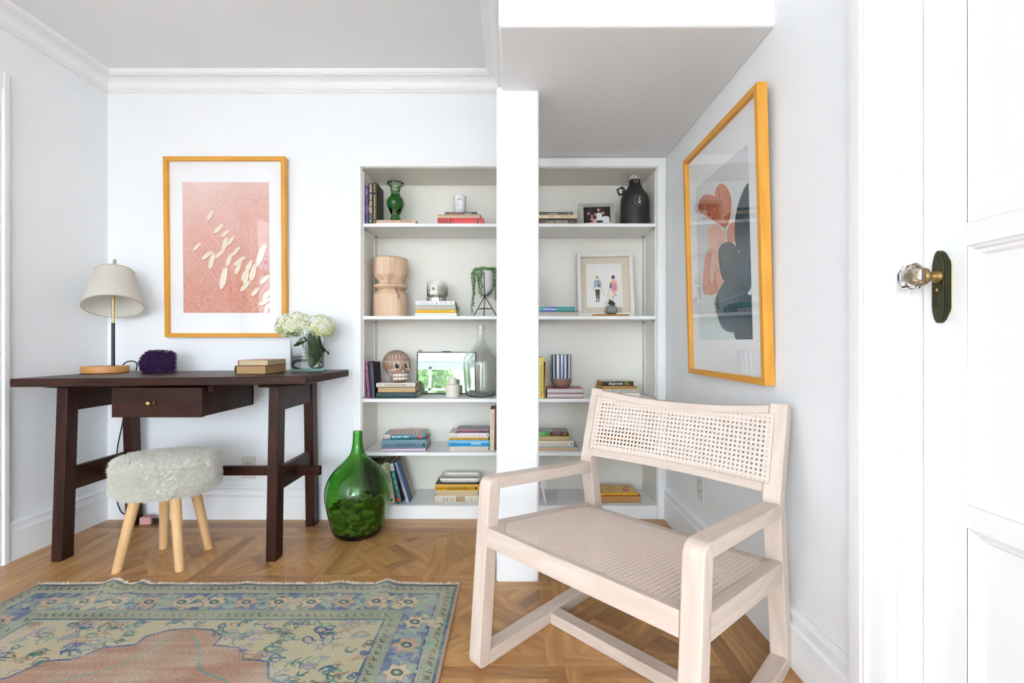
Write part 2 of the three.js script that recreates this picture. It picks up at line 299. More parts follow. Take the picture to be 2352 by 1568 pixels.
  struct('knob_cup', lathe([[0, 0.0365], [0.010, 0.0365], [0.0125, 0.043], [0.0115, 0.049], [0.008, 0.052], [0, 0.0525]], 8).rotateZ(Math.PI / 2).translate(x - 0.010, ky, kz), std({ color: col(165, 150, 128), metalness: 1, roughness: 0.25, flatShading: true }), neck);
}

// ---- plain door and side window in the left wall, big window behind the camera
{
  const prof = [[0, 0], [0.022, 0], [0.024, 0.008], [0.024, 0.02], [0.018, 0.026], [0.018, 0.060], [0.012, 0.066], [0, 0.068]];
  struct('trim_6', [run(prof, V(XL, 0, 0.474), V(XL, 1.998, 0.474), V(1, 0, 0), V(0, 0, 1)), run(prof, V(XL, 0, 1.306), V(XL, 1.998, 1.306), V(1, 0, 0), V(0, 0, -1)), box2(XL, XL + 0.022, 1.93, 1.998, 0.474, 1.306)], M.trim);
  const g = structGroup('door_2'), x0 = XL - 0.07, x1 = XL - 0.03, zs = [0.545, 0.645, 1.135, 1.235];
  struct('door_frame', [box2(x0, x1, 0.006, 1.925, zs[0], zs[1]), box2(x0, x1, 0.006, 1.925, zs[2], zs[3]), ...[[0.006, 0.2], [0.93, 1.03], [1.82, 1.925]].map(([a, b]) => box2(x0 + 0.0004, x1 - 0.0004, a, b, zs[1] - 0.001, zs[2] + 0.001))], M.trim, g);
  for (const [a, b] of [[0.2, 0.93], [1.03, 1.82]]) struct('door_panel', box2(x0 + 0.014, x1 - 0.012, a - 0.002, b + 0.002, zs[1] - 0.002, zs[2] + 0.002), M.trim, g);
  [...W2.map((q) => [q, XL - 0.09]), ...W3.map((q) => [q, XR + 0.05])].forEach(([[a, b, c, d], xw], k) => {
    const v = structGroup(`window_${k + 2}`), m = (a + b) / 2;
    struct('window_frame', [box2(xw, xw + 0.04, c, d, a, a + 0.04), box2(xw, xw + 0.04, c, d, b - 0.04, b), box2(xw, xw + 0.04, c, c + 0.04, a, b), box2(xw, xw + 0.04, d - 0.04, d, a, b), box2(xw, xw + 0.04, 1.45, 1.486, a, b), ...(b - a > 1 ? [box2(xw, xw + 0.04, c, d, m - 0.02, m + 0.02)] : [])], M.trim, v);
    struct('pane', box2(xw + 0.018, xw + 0.0185, c + 0.04, d - 0.04, a + 0.04, b - 0.04), k === 0 ? M.frosted : M.pane, v);
  });
}
{
  const w = structGroup('window_1'), [a, b, c, d] = W1, z = ZF + 0.05, f = 0.055;
  struct('window_frame', [box2(a, a + f, c, d, z, z + 0.05), box2(b - f, b, c, d, z, z + 0.05), box2(a, b, c, c + f, z, z + 0.05), box2(a, b, d - f, d, z, z + 0.05), ...[1, 2].map((k) => box2(lerp(a, b, k / 3) - 0.03, lerp(a, b, k / 3) + 0.03, c, d, z, z + 0.05)), box2(a, b, 1.62, 1.665, z, z + 0.05)], M.trim, w);
  struct('pane', box2(a + f, b - f, c + f, d - f, z + 0.024, z + 0.0245), M.pane, w);
  struct('window_sill', rbox2(a - 0.06, b + 0.06, c - 0.03, c, ZF - 0.05, ZF + 0.05, 0.006), M.trim, w);
  struct('trim_7', [box2(a - 0.07, a, c, d + 0.07, ZF - 0.02, ZF), box2(b, b + 0.07, c, d + 0.07, ZF - 0.02, ZF), box2(a - 0.07, b + 0.07, d, d + 0.07, ZF - 0.02, ZF)], M.trim);
}

// ---- wall outlets
function outlet(label, m4, plugged) {
  const g = thing('wall_outlet', label, 'outlet'); g.applyMatrix4(m4);
  const ivory = std({ color: col(226, 224, 220), roughness: 0.35 });
  part('cover_plate', rbox(0.070, 0.114, 0.006, 0.003, 0, 0, 0.003), ivory, g);
  for (const y of [0.021, -0.021]) {
    const s = part('socket', prism(rounded([[-0.0165, y - 0.013, 0.009], [0.0165, y - 0.013, 0.009], [0.0165, y + 0.013, 0.009], [-0.0165, y + 0.013, 0.009]]), 0.005, 0.0075, 0.0006), ivory, g);
    part('slot', [box(0.0022, 0.008, 0.001, -0.006, y + 0.002, 0.0076), box(0.0022, 0.007, 0.001, 0.006, y + 0.002, 0.0076)], M.dark, s);
  }
}
outlet('white outlet plate low on the wall behind the dark desk', new THREE.Matrix4().makeTranslation(-1.358, 0.262, 0));
outlet('white outlet plate low on the wall behind the cane chair', new THREE.Matrix4().makeRotationY(-Math.PI / 2).setPosition(XR, 0.300, 0.432));

// ------------------------------------------------------------------ built-in bookcase
const SHELF = [0.0676, 0.3395, 0.6147, 1.0400, 1.5153];   // tops
const BI = [-0.776, 0.736], BD = -0.262, BT = 1.800;
{
  const b = thing('bookcase', 'white built-in bookcase with five shelves of books set into the back wall', 'bookcase');
  part('back_panel', box2(BI[0] - 0.02, BI[1] + 0.02, 0.0, BT + 0.03, BD - 0.012, BD), M.case, b);
  part('side_panel', box2(BI[0] - 0.020, BI[0], 0, BT + 0.02, BD, 0.001), M.case, b);
  part('side_panel', box2(BI[1], BI[1] + 0.020, 0, BT + 0.02, BD, 0.001), M.case, b);
  part('top_panel', box2(BI[0] - 0.02, BI[1] + 0.02, BT, BT + 0.02, BD, 0.001), M.case, b);
  part('divider', box2(-0.072, 0.030, SHELF[0] - 0.001, BT, BD, -0.012), M.case, b);
  // mitred face frame, slightly proud of the wall
  const fx0 = -0.8225, fx1 = 0.7795, ft = 1.847, d = 0.012, gap = 0.0006;
  part('face_frame', prism([[fx0, 0], [BI[0] - 0.004, 0], [BI[0] - 0.004, BT + 0.003 - gap], [fx0, ft - gap]], 0, d, 0.0012), M.trim, b);
  part('face_frame', prism([[BI[1] + 0.004, 0], [fx1, 0], [fx1, ft - gap], [BI[1] + 0.004, BT + 0.003 - gap]], 0, d, 0.0012), M.trim, b);
  part('face_frame', prism([[fx0 + gap, ft], [BI[0] - 0.004, BT + 0.003], [BI[1] + 0.004, BT + 0.003], [fx1 - gap, ft]], 0, d, 0.0012), M.trim, b);
  part('base_shelf', [box2(BI[0] + 0.0005, BI[1] - 0.0005, SHELF[0] - 0.018, SHELF[0], BD, -0.004), box2(BI[0] - 0.003, BI[1] + 0.003, 0, SHELF[0] - 0.0005, -0.004, 0.006)], M.trim, b);
  const bays = [[BI[0] + 0.002, -0.073], [0.031, BI[1] - 0.002]];
  SHELF.slice(1).forEach((y, k) => bays.forEach(([x0, x1]) => {
    const s = part('shelf', rbox2(k > 1 ? x0 + 0.001 : x0, x1, y - 0.0175, y, BD + 0.002, 0.002, 0.002), M.trim, b);
    if (k > 1) for (const [x, sg] of [[x0, 1], [x1, -1]]) for (const z of [-0.022, -0.205]) {
      part('shelf_clip', [box(0.012, 0.002, 0.012, x + sg * 0.008, y - 0.0187, z), box(0.002, 0.012, 0.010, x + sg * 0.003, y - 0.024, z), new THREE.CylinderGeometry(0.0018, 0.0018, 0.010, 8).rotateX(Math.PI / 2).translate(x + sg * 0.011, y - 0.0215, z)], M.metal, s);
    }
  }));
  for (const [x, sg] of [[BI[0], 1], [-0.072, -1], [0.030, 1], [BI[1], -1]]) for (const z of [-0.022, -0.205]) {
    const st = part('shelf_standard', box2(Math.min(x, x + sg * 0.004), Math.max(x, x + sg * 0.004), 0.625, 1.785, z - 0.008, z + 0.008), M.trim, b);
    const slots = []; for (let y = 0.64; y < 1.775; y += 0.0127) slots.push(box(0.0006, 0.0030, 0.0036, x + sg * 0.0041, y, z));
    part('slots', slots, M.slot, st, 'stuff');
  }
}

// ------------------------------------------------------------------ cane lounge chair
{
  const ch = thing('lounge_chair', 'low whitewashed wooden armchair with woven cane seat and back, turned towards the rug', 'chair', [-0.121, 0, 1.055], -Math.PI / 4);
  // local: x from the outer face of one side frame to the other, s = distance back from the front foot (z = -s)
  const W = 0.645, FT = 0.045, wood = M.ash;
  const sideFrame = (shape, x0, x1, bev = 0.003) => side(norm(prism(shape, x0, x1, bev, 2)));
  const s0 = (y) => 0.5135 + 0.2848 * (y - 0.486), bow = (x) => { const q = (x - W / 2) / 0.28; return 0.026 * Math.max(0, 1 - q * q); };
  const top = (x) => { const q = (x - W / 2) / 0.2775; return 0.727 - 0.020 * Math.max(0, 1 - q * q); };
  // a curved slab following the bowed back: y limits and depth limits may vary with x
  function slab(x0, x1, yl, yh, d0, d1, n = 24) {
    const pos = [], P = (x, y, d) => [x, y, -(s0(y) + bow(x) + d)], quad = (a, b, c, d) => pos.push(...a, ...b, ...c, ...a, ...c, ...d);
    for (let i = 0; i < n; i++) {
      const a = lerp(x0, x1, i / n), b = lerp(x0, x1, (i + 1) / n), A = (y, d, x) => P(x, y(x), d);
      quad(A(yl, d0, a), A(yl, d0, b), A(yh, d0, b), A(yh, d0, a)); quad(A(yl, d1, b), A(yl, d1, a), A(yh, d1, a), A(yh, d1, b));
      quad(A(yh, d0, a), A(yh, d0, b), A(yh, d1, b), A(yh, d1, a)); quad(A(yl, d0, b), A(yl, d0, a), A(yl, d1, a), A(yl, d1, b));
    }
    for (const [x, f] of [[x0, 0], [x1, 1]]) { const q = [P(x, yl(x), d0), P(x, yh(x), d0), P(x, yh(x), d1), P(x, yl(x), d1)]; f ? quad(q[3], q[2], q[1], q[0]) : quad(q[0], q[1], q[2], q[3]); }
    const g = new THREE.BufferGeometry(); g.setAttribute('position', new THREE.BufferAttribute(new Float32Array(pos), 3));
    g.setAttribute('uv', new THREE.BufferAttribute(new Float32Array(pos.length / 3 * 2), 2));
    return toCreasedNormals(g, R(40));
  }
  const k = (v) => () => v;
  const CY = [0.5225, (x) => top(x) - 0.0205], CX = [0.0285, W - 0.0285];
  const recess = norm(slab(CX[0], CX[1], k(CY[0]), CY[1], -0.02, 0.0045, 24));
  const csg = new Evaluator(); csg.attributes = ['position', 'normal', 'uv'];
  const carve = (g) => { const a = new Brush(norm(g)), b = new Brush(recess); a.updateMatrixWorld(); b.updateMatrixWorld(); return norm(csg.evaluate(a, b, SUBTRACTION).geometry); };
  const front = rounded([[-0.008, 0, 0.026], [0.036, 0], [0.075, 0.484], [0.074, 0.5165], [0.033, 0.521, 0.036]]);
  const rear = rounded([[0.591, 0], [0.5135, 0.486, 0.01], [s0(0.733), 0.733, 0.003], [s0(0.733) + 0.044, 0.727, 0.036], [0.5575, 0.478, 0.02], [0.637, 0, 0.045]]);
  const armS = rounded([[0.0745, 0.484], [0.0735, 0.5165, 0.002], [0.5145, 0.4765], [0.5145, 0.4415]]);
  const sled = rounded([[0.0355, 0], [0.0375, 0.0385, 0.002], [0.587, 0.0385], [0.5915, 0]]);
  for (const x0 of [0, W - FT]) {
    part('leg', grain(sideFrame(front, x0, x0 + FT, 0.004), 'y'), wood, ch);
    part('leg', grain(carve(sideFrame(rear, x0, x0 + FT, 0.003)), 'y'), wood, ch);
    part('arm', grain(sideFrame(armS, x0, x0 + FT, 0.003), 'z'), wood, ch);
    part('runner', grain(sideFrame(sled, x0, x0 + FT, 0.003), 'z'), wood, ch);
  }
  // back rails: carved where the cane panel lies
  part('top_rail', grain(carve(slab(FT + 0.0006, W - FT - 0.0006, (x) => top(x) - 0.040, (x) => top(x), 0, 0.024)), 'x'), wood, ch);
  part('bottom_rail', grain(carve(slab(FT + 0.0006, W - FT - 0.0006, k(0.5005), k(0.5395), 0, 0.024)), 'x'), wood, ch);
  // seat frame: rails with a step in which the cane lies
  const seatY = (s) => 0.3865 - 0.1315 * (s - 0.02), slope = Math.atan(0.1315);
  const P3 = (x, s, dy = 0) => V(x, seatY(s) + dy, -s), DN = V(0, 1, 0), HB = V(0, -0.1315, -1).normalize();
  const stepSide = [[0, -0.052], [0, -0.002], [0.002, 0], [0.0285, 0], [0.0285, -0.004], [FT, -0.004], [FT, -0.052]];
  for (const m of [0, 1]) part('side_rail', grain(run(stepSide, P3(m ? W : 0, 0.052), P3(m ? W : 0, 0.532), V(m ? -1 : 1, 0, 0), DN), 'z'), wood, ch);
  const stepFront = [[0, -0.052], [0, -0.003], [0.003, 0], [0.018, 0], [0.018, -0.004], [0.034, -0.004], [0.034, -0.052]];
  part('front_rail', grain(run(stepFront, P3(FT + 0.0006, 0.0205), P3(W - FT - 0.0006, 0.0205), HB, DN), 'x'), wood, ch);
  const stepRear = [[0, -0.050], [0, 0], [0.034, 0], [0.034, -0.004], [0.050, -0.004], [0.050, -0.050]];
  part('rear_rail', grain(run(stepRear, P3(FT + 0.0006, 0.534), P3(W - FT - 0.0006, 0.534), HB.clone().negate(), DN), 'x'), wood, ch);
  for (const m of [0, 1]) {   // corner blocks fill the clipped front corners
    const X = (x) => (m ? W - x : x), tri = [[0.0285, 0.038], [0.098, 0.038], [0.0285, 0.108]], lo = [[0.03, 0.045], [0.115, 0.045], [0.03, 0.125]];
    const blk = (t, y1, y0) => { const pos = [], A = t.map(([x, s]) => P3(X(x), s, y1).toArray()), B = t.map(([x, s]) => P3(X(x), s, y0).toArray()); pos.push(...A[0], ...A[1], ...A[2], ...B[0], ...B[2], ...B[1]); for (let i = 0; i < 3; i++) { const j = (i + 1) % 3; pos.push(...A[i], ...B[i], ...B[j], ...A[i], ...B[j], ...A[j]); } const g = new THREE.BufferGeometry(); g.setAttribute('position', new THREE.BufferAttribute(new Float32Array(pos), 3)); g.computeVertexNormals(); return norm(g); };
    part('corner_block', [blk(tri, 0, -0.03), blk(lo, -0.0042, -0.03)].map((g) => grain(g, 'x')), wood, ch);
  }
  part('stretcher', grain(rbox2(FT, W - FT, 0.0005, 0.0365, -0.3375, -0.2935, 0.003), 'x'), wood, ch);
  // woven cane: pairs of strands both ways and two sets of diagonals, each a flat ribbon
  function weave(inside, place, X0, X1, Y0_, Y1_, lift) {
    const pos = [], p = 0.0127, step = 0.012, th = 0.0005;
    const ribbon = (ox, oy, dx, dy, len, w, z) => {
      let a = null, b = null; const n = Math.ceil(len / 0.002);
      for (let i = 0; i <= n; i++) { const t = len * i / n; if (inside(ox + dx * t, oy + dy * t)) { if (a === null) a = t; b = t; } }
      if (a === null || b - a < 0.003) return;
      const m = Math.max(1, Math.ceil((b - a) / step)), nx = -dy * w / 2, ny = dx * w / 2, ring = [];
      for (let i = 0; i <= m; i++) { const t = lerp(a, b, i / m), x = ox + dx * t, y = oy + dy * t, zz = z + 0.00015 * Math.sin(t / p * Math.PI * 2); ring.push([place(x + nx, y + ny, zz), place(x + nx * 0.7, y + ny * 0.7, zz + th), place(x - nx * 0.7, y - ny * 0.7, zz + th), place(x - nx, y - ny, zz)]); }
      for (let i = 0; i < m; i++) for (let q = 0; q < 4; q++) { const A = ring[i][q], B = ring[i + 1][q], C = ring[i + 1][(q + 1) % 4], D = ring[i][(q + 1) % 4]; pos.push(...A, ...B, ...C, ...A, ...C, ...D); }
    };
    const w = 0.0026, g = 0.0015;
    for (let x = Math.ceil(X0 / p) * p; x < X1; x += p) for (const e of [-g, g]) ribbon(x + e, Y0_, 0, 1, Y1_ - Y0_, w, lift);
    for (let y = Math.ceil(Y0_ / p) * p; y < Y1_; y += p) for (const e of [-g, g]) ribbon(X0, y + e, 1, 0, X1 - X0, w, lift + 0.0005);
    const q = Math.SQRT1_2, L = (X1 - X0) + (Y1_ - Y0_);
    for (let c = Math.ceil((X0 + Y0_) / p) * p + p / 2 - p; c < X1 + Y1_; c += p) ribbon(c - Y0_, Y0_, -q, q, L * 1.5, 0.0027, lift + 0.001);
    for (let c = Math.ceil((X0 - Y1_) / p) * p + p / 2 - p; c < X1 - Y0_; c += p) ribbon(c + Y0_, Y0_, q, q, L * 1.5, 0.0027, lift + 0.0015);
    const geo = new THREE.BufferGeometry(); geo.setAttribute('position', new THREE.BufferAttribute(new Float32Array(pos), 3));
    geo.computeVertexNormals();
    return norm(geo);
  }
  const inBack = (x, y) => x > CX[0] + 0.002 && x < CX[1] - 0.002 && y > CY[0] + 0.002 && y < CY[1](x) - 0.002;
  part('cane_webbing', weave(inBack, (x, y, z) => [x, y, -(s0(y) + bow(x) + 0.0040 - z)], CX[0], CX[1], CY[0], 0.71, 0), M.cane, ch, 'stuff', 'woven cane back panel');
  const inSeat = (x, s) => x > 0.030 && x < W - 0.030 && s > 0.040 && s < 0.4985 && (x - 0.0295) + (s - 0.039) > 0.071 && (W - 0.0295 - x) + (s - 0.039) > 0.071 && (W - 0.03 - x) + (0.4985 - s) > 0.016 && (x - 0.03) + (0.4985 - s) > 0.016;
  part('cane_webbing', weave(inSeat, (x, s, z) => [x, seatY(s) - 0.0037 + z, -s], 0.03, W - 0.03, 0.03, 0.50, 0), M.cane, ch, 'stuff', 'woven cane seat panel');
}

// ------------------------------------------------------------------ dark trestle desk
{
  const d = thing('writing_desk', 'dark stained wooden trestle desk with one small drawer against the back wall', 'desk', [-1.408, 0, 0.303]);
  const X = (x) => x + 1.408, Z = (z) => z - 0.303, w = M.darkWood;
  const topG = grain(rbox(1.176, 0.034, 0.469, 0.006, 0, -0.017, 0), 'x');
  const tp = part('tabletop', topG, w, d); tp.position.set(0, 0.7645, 0); tp.rotation.z = 0.0087;
  for (const [xr, tl] of [[-1.862, 0.755], [-0.977, 0.765]]) {
    const x0 = X(xr - 0.044), x1 = X(xr), ht = 0.719;
    for (const [b0, b1, t0, t1] of [[0.408, 0.465, 0.385, 0.440], [0.046, 0.104, 0.072, 0.128]]) {
      const g = side(norm(prism([[-Z(b1), 0], [-Z(b0), 0], [-Z(t0), ht], [-Z(t1), ht]], x0, x1, 0.003)));
      part('leg', grain(g, 'y'), w, d);
    }
    part('batten', grain(rbox2(x0 - 0.028, x1 + 0.055, ht - 0.001, tl - 0.0375, Z(0.075), Z(0.476), 0.006), 'z'), w, d);
    part('upper_rail', grain(rbox2(x0 + 0.006, x1 - 0.006, 0.615, 0.7185, Z(0.10), Z(0.405), 0.003), 'z'), w, d);
    part('lower_rail', grain(side(norm(prism([[-Z(0.412), 0.277], [-Z(0.09), 0.277], [-Z(0.09), 0.374], [-Z(0.412), 0.374]], x0 + 0.010, x1 - 0.010, 0.002))), 'z'), w, d);
  }
  part('stretcher', grain(rbox2(X(-1.99), X(-0.884), 0.296, 0.338, Z(0.238), Z(0.262), 0.003), 'x'), w, d);
  // drawer hung from two runners
  const dx0 = X(-1.6146), dx1 = X(-1.2525), dz0 = Z(0.137), dz1 = Z(0.510);
  const dr = part('drawer', [rbox2(dx0, dx1, 0.602, 0.722, dz1 - 0.02, dz1, 0.002), box2(dx0 + 0.004, dx0 + 0.016, 0.606, 0.716, dz0, dz1 - 0.02), box2(dx1 - 0.016, dx1 - 0.004, 0.604, 0.716, dz0, dz1 - 0.02), box2(dx0 + 0.004, dx1 - 0.004, 0.606, 0.716, dz0, dz0 + 0.012), box2(dx0 + 0.01, dx1 - 0.01, 0.608, 0.614, dz0, dz1 - 0.02)].map((g) => grain(g, 'x')), w, d);
  part('knob', lathe([[0, 0], [0.008, 0], [0.008, 0.002], [0.004, 0.004], [0.0038, 0.014], [0.007, 0.017], [0.0095, 0.022], [0.0090, 0.027], [0.005, 0.030], [0, 0.0305]], 24).rotateX(Math.PI / 2).translate(X(-1.4485), 0.661, dz1), M.brass, dr);
  for (const [a, b] of [[dx0 - 0.022, dx0 - 0.001], [dx1 + 0.001, dx1 + 0.024]]) part('drawer_runner', grain(rbox2(a, b, 0.700, 0.7255, dz0 - 0.04, dz1 - 0.035, 0.002), 'z'), w, d);
}

// ------------------------------------------------------------------ fluffy stool
{
  const cx = -1.452, cz = 0.428, rot = R(18), A = 0.184, B = 0.130, y0 = 0.285, y1 = 0.428;
  const st = thing('footstool', 'oval footstool with shaggy cream fleece seat and four splayed pale wooden legs', 'stool', [cx, 0, cz], rot);
  const c = Math.cos(rot), s = Math.sin(rot), L = (x, z) => { const dx = x - cx, dz = z - cz; return [dx * c - dz * s, dx * s + dz * c]; };
  // upholstered body: oval with rounded edges
  const prof = []; for (let i = 0; i <= 8; i++) { const t = i / 8 * Math.PI / 2; prof.push([1 - 0.13 * (1 - Math.sin(t)), y0 + 0.03 * (1 - Math.cos(t))]); } for (let i = 0; i <= 8; i++) { const t = i / 8 * Math.PI / 2; prof.push([1 - 0.16 * (1 - Math.cos(t)), y1 - 0.03 + 0.03 * Math.sin(t)]); }
  prof.unshift([0, y0]); prof.push([0.4, y1 + 0.006], [0, y1 + 0.008]);
  const body = lathe(prof, 64).scale(A, 1, B);
  body.computeVertexNormals();
  const fleece = std({ color: col(252, 247, 236), roughness: 1 });
  const seat = part('seat', body, fleece, st);
  // fur: thousands of short curled tufts
  const tuft = mergeGeometries([0, 1, 2].map((k) => { const g = new THREE.CylinderGeometry(0.0002, 0.0011, 0.016, 3, 3, true), p = g.attributes.position; g.translate(0, 0.008, 0); for (let i = 0; i < p.count; i++) { const y = p.getY(i), t = y / 0.016; p.setX(i, p.getX(i) + 0.007 * t * t * Math.cos(k * 2.1) + 0.001 * Math.sin(t * 6 + k)); p.setZ(i, p.getZ(i) + 0.007 * t * t * Math.sin(k * 2.1)); } g.computeVertexNormals(); return norm(g); }));
  const N = 15000, fur = new THREE.InstancedMesh(tuft, fleece, N), q = new THREE.Quaternion(), m4 = new THREE.Matrix4(), cl = new THREE.Color();
  fur.name = 'fur'; fur.userData.kind = 'stuff'; finish(fur); seat.add(fur);
  const idx = body.index, bp = body.attributes.position, bn = body.attributes.normal, tri = [], cum = []; let tot = 0;
  for (let i = 0; i < idx.count; i += 3) { const a = V().fromBufferAttribute(bp, idx.getX(i)), b = V().fromBufferAttribute(bp, idx.getX(i + 1)), e = V().fromBufferAttribute(bp, idx.getX(i + 2)); const ar = b.clone().sub(a).cross(e.clone().sub(a)).length() / 2; tot += ar; tri.push([i, a, b, e]); cum.push(tot); }
  for (let n = 0; n < N; n++) {
    const r = rnd() * tot; let lo = 0, hi = cum.length - 1; while (lo < hi) { const mid = (lo + hi) >> 1; cum[mid] < r ? lo = mid + 1 : hi = mid; }
    const [i, a, b, e] = tri[lo]; let u = rnd(), v = rnd(); if (u + v > 1) { u = 1 - u; v = 1 - v; }
    const p = a.clone().addScaledVector(b.clone().sub(a), u).addScaledVector(e.clone().sub(a), v), nn = V().fromBufferAttribute(bn, idx.getX(i)).add(V().fromBufferAttribute(bn, idx.getX(i + 1))).normalize();
    const lump = noise.noise(p.x * 55, p.y * 55, p.z * 55), dir = nn.clone().add(V(rr(-0.5, 0.5) + lump * 0.8, rr(-0.55, 0.25), rr(-0.5, 0.5) - lump * 0.6)).normalize();
    q.setFromUnitVectors(V(0, 1, 0), dir); const sc = rr(0.6, 1.15) * (1 + 0.35 * lump);
    m4.compose(p.addScaledVector(nn, -0.001), q.multiply(new THREE.Quaternion().setFromAxisAngle(V(0, 1, 0), rnd() * 6.3)), V(1.15, sc, 1.15)); fur.setMatrixAt(n, m4);
    const g = rr(0.9, 1.04); fur.setColorAt(n, cl.setRGB(g, g * 0.995, g * 0.98));
  }
  for (const [x, z] of [[-1.557, 0.553], [-1.320, 0.537], [-1.535, 0.341], [-1.333, 0.345]]) {
    const [fx, fz] = L(x, z), tx = fx * 0.62, tz = fz * 0.62, len = y0 + 0.012;
    const g = lathe([[0, 0], [0.0145, 0], [0.0162, 0.002], [0.0205, len], [0, len]], 24), p = g.attributes.position;
    for (let i = 0; i < p.count; i++) { const t = p.getY(i) / len; p.setX(i, p.getX(i) + lerp(fx, tx, t)); p.setZ(i, p.getZ(i) + lerp(fz, tz, t)); }
    g.computeVertexNormals();
    part('leg', grain(g, 'y'), M.pine, st);
  }
}

// ------------------------------------------------------------------ desk lamp
const DESK = (x) => 0.7645 + 0.0087 * (x + 1.408);
{
  const bx = -1.925, bz = 0.190, y = DESK(bx) + 0.0012, l = thing('desk_lamp', 'desk lamp with tilted cream linen shade, slim black pole and round oak base', 'lamp', [bx, y, bz]);
  const navy = std({ color: col(36, 40, 50), roughness: 0.45 }), px = 0.036, H = 0.236;
  part('base', grain(lathe([[0, 0], [0.0855, 0], [0.0875, 0.003], [0.0875, 0.029], [0.0855, 0.032], [0, 0.032]], 64), 'x'), std({ map: pineMaps.map, color: col(246, 214, 170), roughness: 0.4 }), l);
  part('pole', cyl(0.0070, 0.0070, H - 0.032, px, 0.031, 0, 24), navy, l);
  part('pole_collar', cyl(0.0050, 0.0050, 0.20, px, H, 0, 20), M.brass, l);
  // the shade leans back and hangs a little lower at one side
  const sh = new THREE.Group(); sh.name = 'shade'; sh.position.set(0.0424, 0.3104, 0.0065); sh.rotation.set(-0.339, 0, 0.2586); l.add(sh);
  const linen = phy({ color: col(246, 240, 228), roughness: 0.95, transmission: 0.28, thickness: 0, map: dataTex(256, 256, (u, v) => { const n = 236 + 10 * noise.noise(u * 18, v * 170, 4) + 9 * noise.noise(u * 160, v * 8, 7); return [n, n, n]; }, true, [3, 1]), side: THREE.DoubleSide });
  part('fabric', lathe([[0.1126, 0], [0.0752, 0.187]], 72), linen, sh);
  part('rim', [lathe([[0.1119, 0], [0.1140, 0.0005], [0.1136, 0.004], [0.1116, 0.004], [0.1119, 0]], 72), lathe([[0.0749, 0.184], [0.0766, 0.184], [0.0762, 0.188], [0.0744, 0.188], [0.0749, 0.184]], 72)], std({ color: col(196, 184, 164), roughness: 0.9 }), sh);
  part('spider', [tube([[-0.075, 0.186, 0], [0.075, 0.186, 0]], 0.0018, 4, 6), tube([[0, 0.186, -0.075], [0, 0.186, 0.075]], 0.0018, 4, 6), cyl(0.027, 0.025, 0.006, 0, 0.186, 0, 32), lathe([[0.027, 0.188], [0.024, 0.196], [0.010, 0.203], [0, 0.204]], 32)], M.brass, sh);
  part('finial', lathe([[0, 0.200], [0.0065, 0.200], [0.0065, 0.256], [0.0055, 0.259], [0, 0.260]], 20), std({ color: col(190, 182, 168), metalness: 0.6, roughness: 0.4 }), sh);
  part('bulb_socket', [cyl(0.016, 0.016, 0.055, 0, 0.13, 0, 20), cyl(0.022, 0.022, 0.012, 0, 0.126, 0, 24)], std({ color: col(220, 218, 214), roughness: 0.5 }), sh);
  part('bulb', lathe([[0, 0.06], [0.014, 0.063], [0.026, 0.078], [0.027, 0.092], [0.018, 0.110], [0.012, 0.128], [0, 0.13]], 28), std({ color: col(240, 240, 238), roughness: 0.2 }), sh);
  part('cord', tube([[0.07, 0.004, -0.09], [0.062, 0.035, -0.105], [0.04, 0.048, -0.115], [0.0, 0.046, -0.118], [-0.03, 0.020, -0.122], [-0.036, 0.002, -0.128], [-0.04, -0.02, -0.150], [-0.05, -0.1, -0.165], [-0.06, -0.24, -0.168], [-0.088, -0.40, -0.165], [-0.09, -0.58, -0.160], [-0.075, -0.68, -0.155], [-0.045, -0.722, -0.150], [-0.02, -0.715, -0.148], [-0.028, -0.685, -0.150]], 0.0028, 120, 8), M.black, l);
}

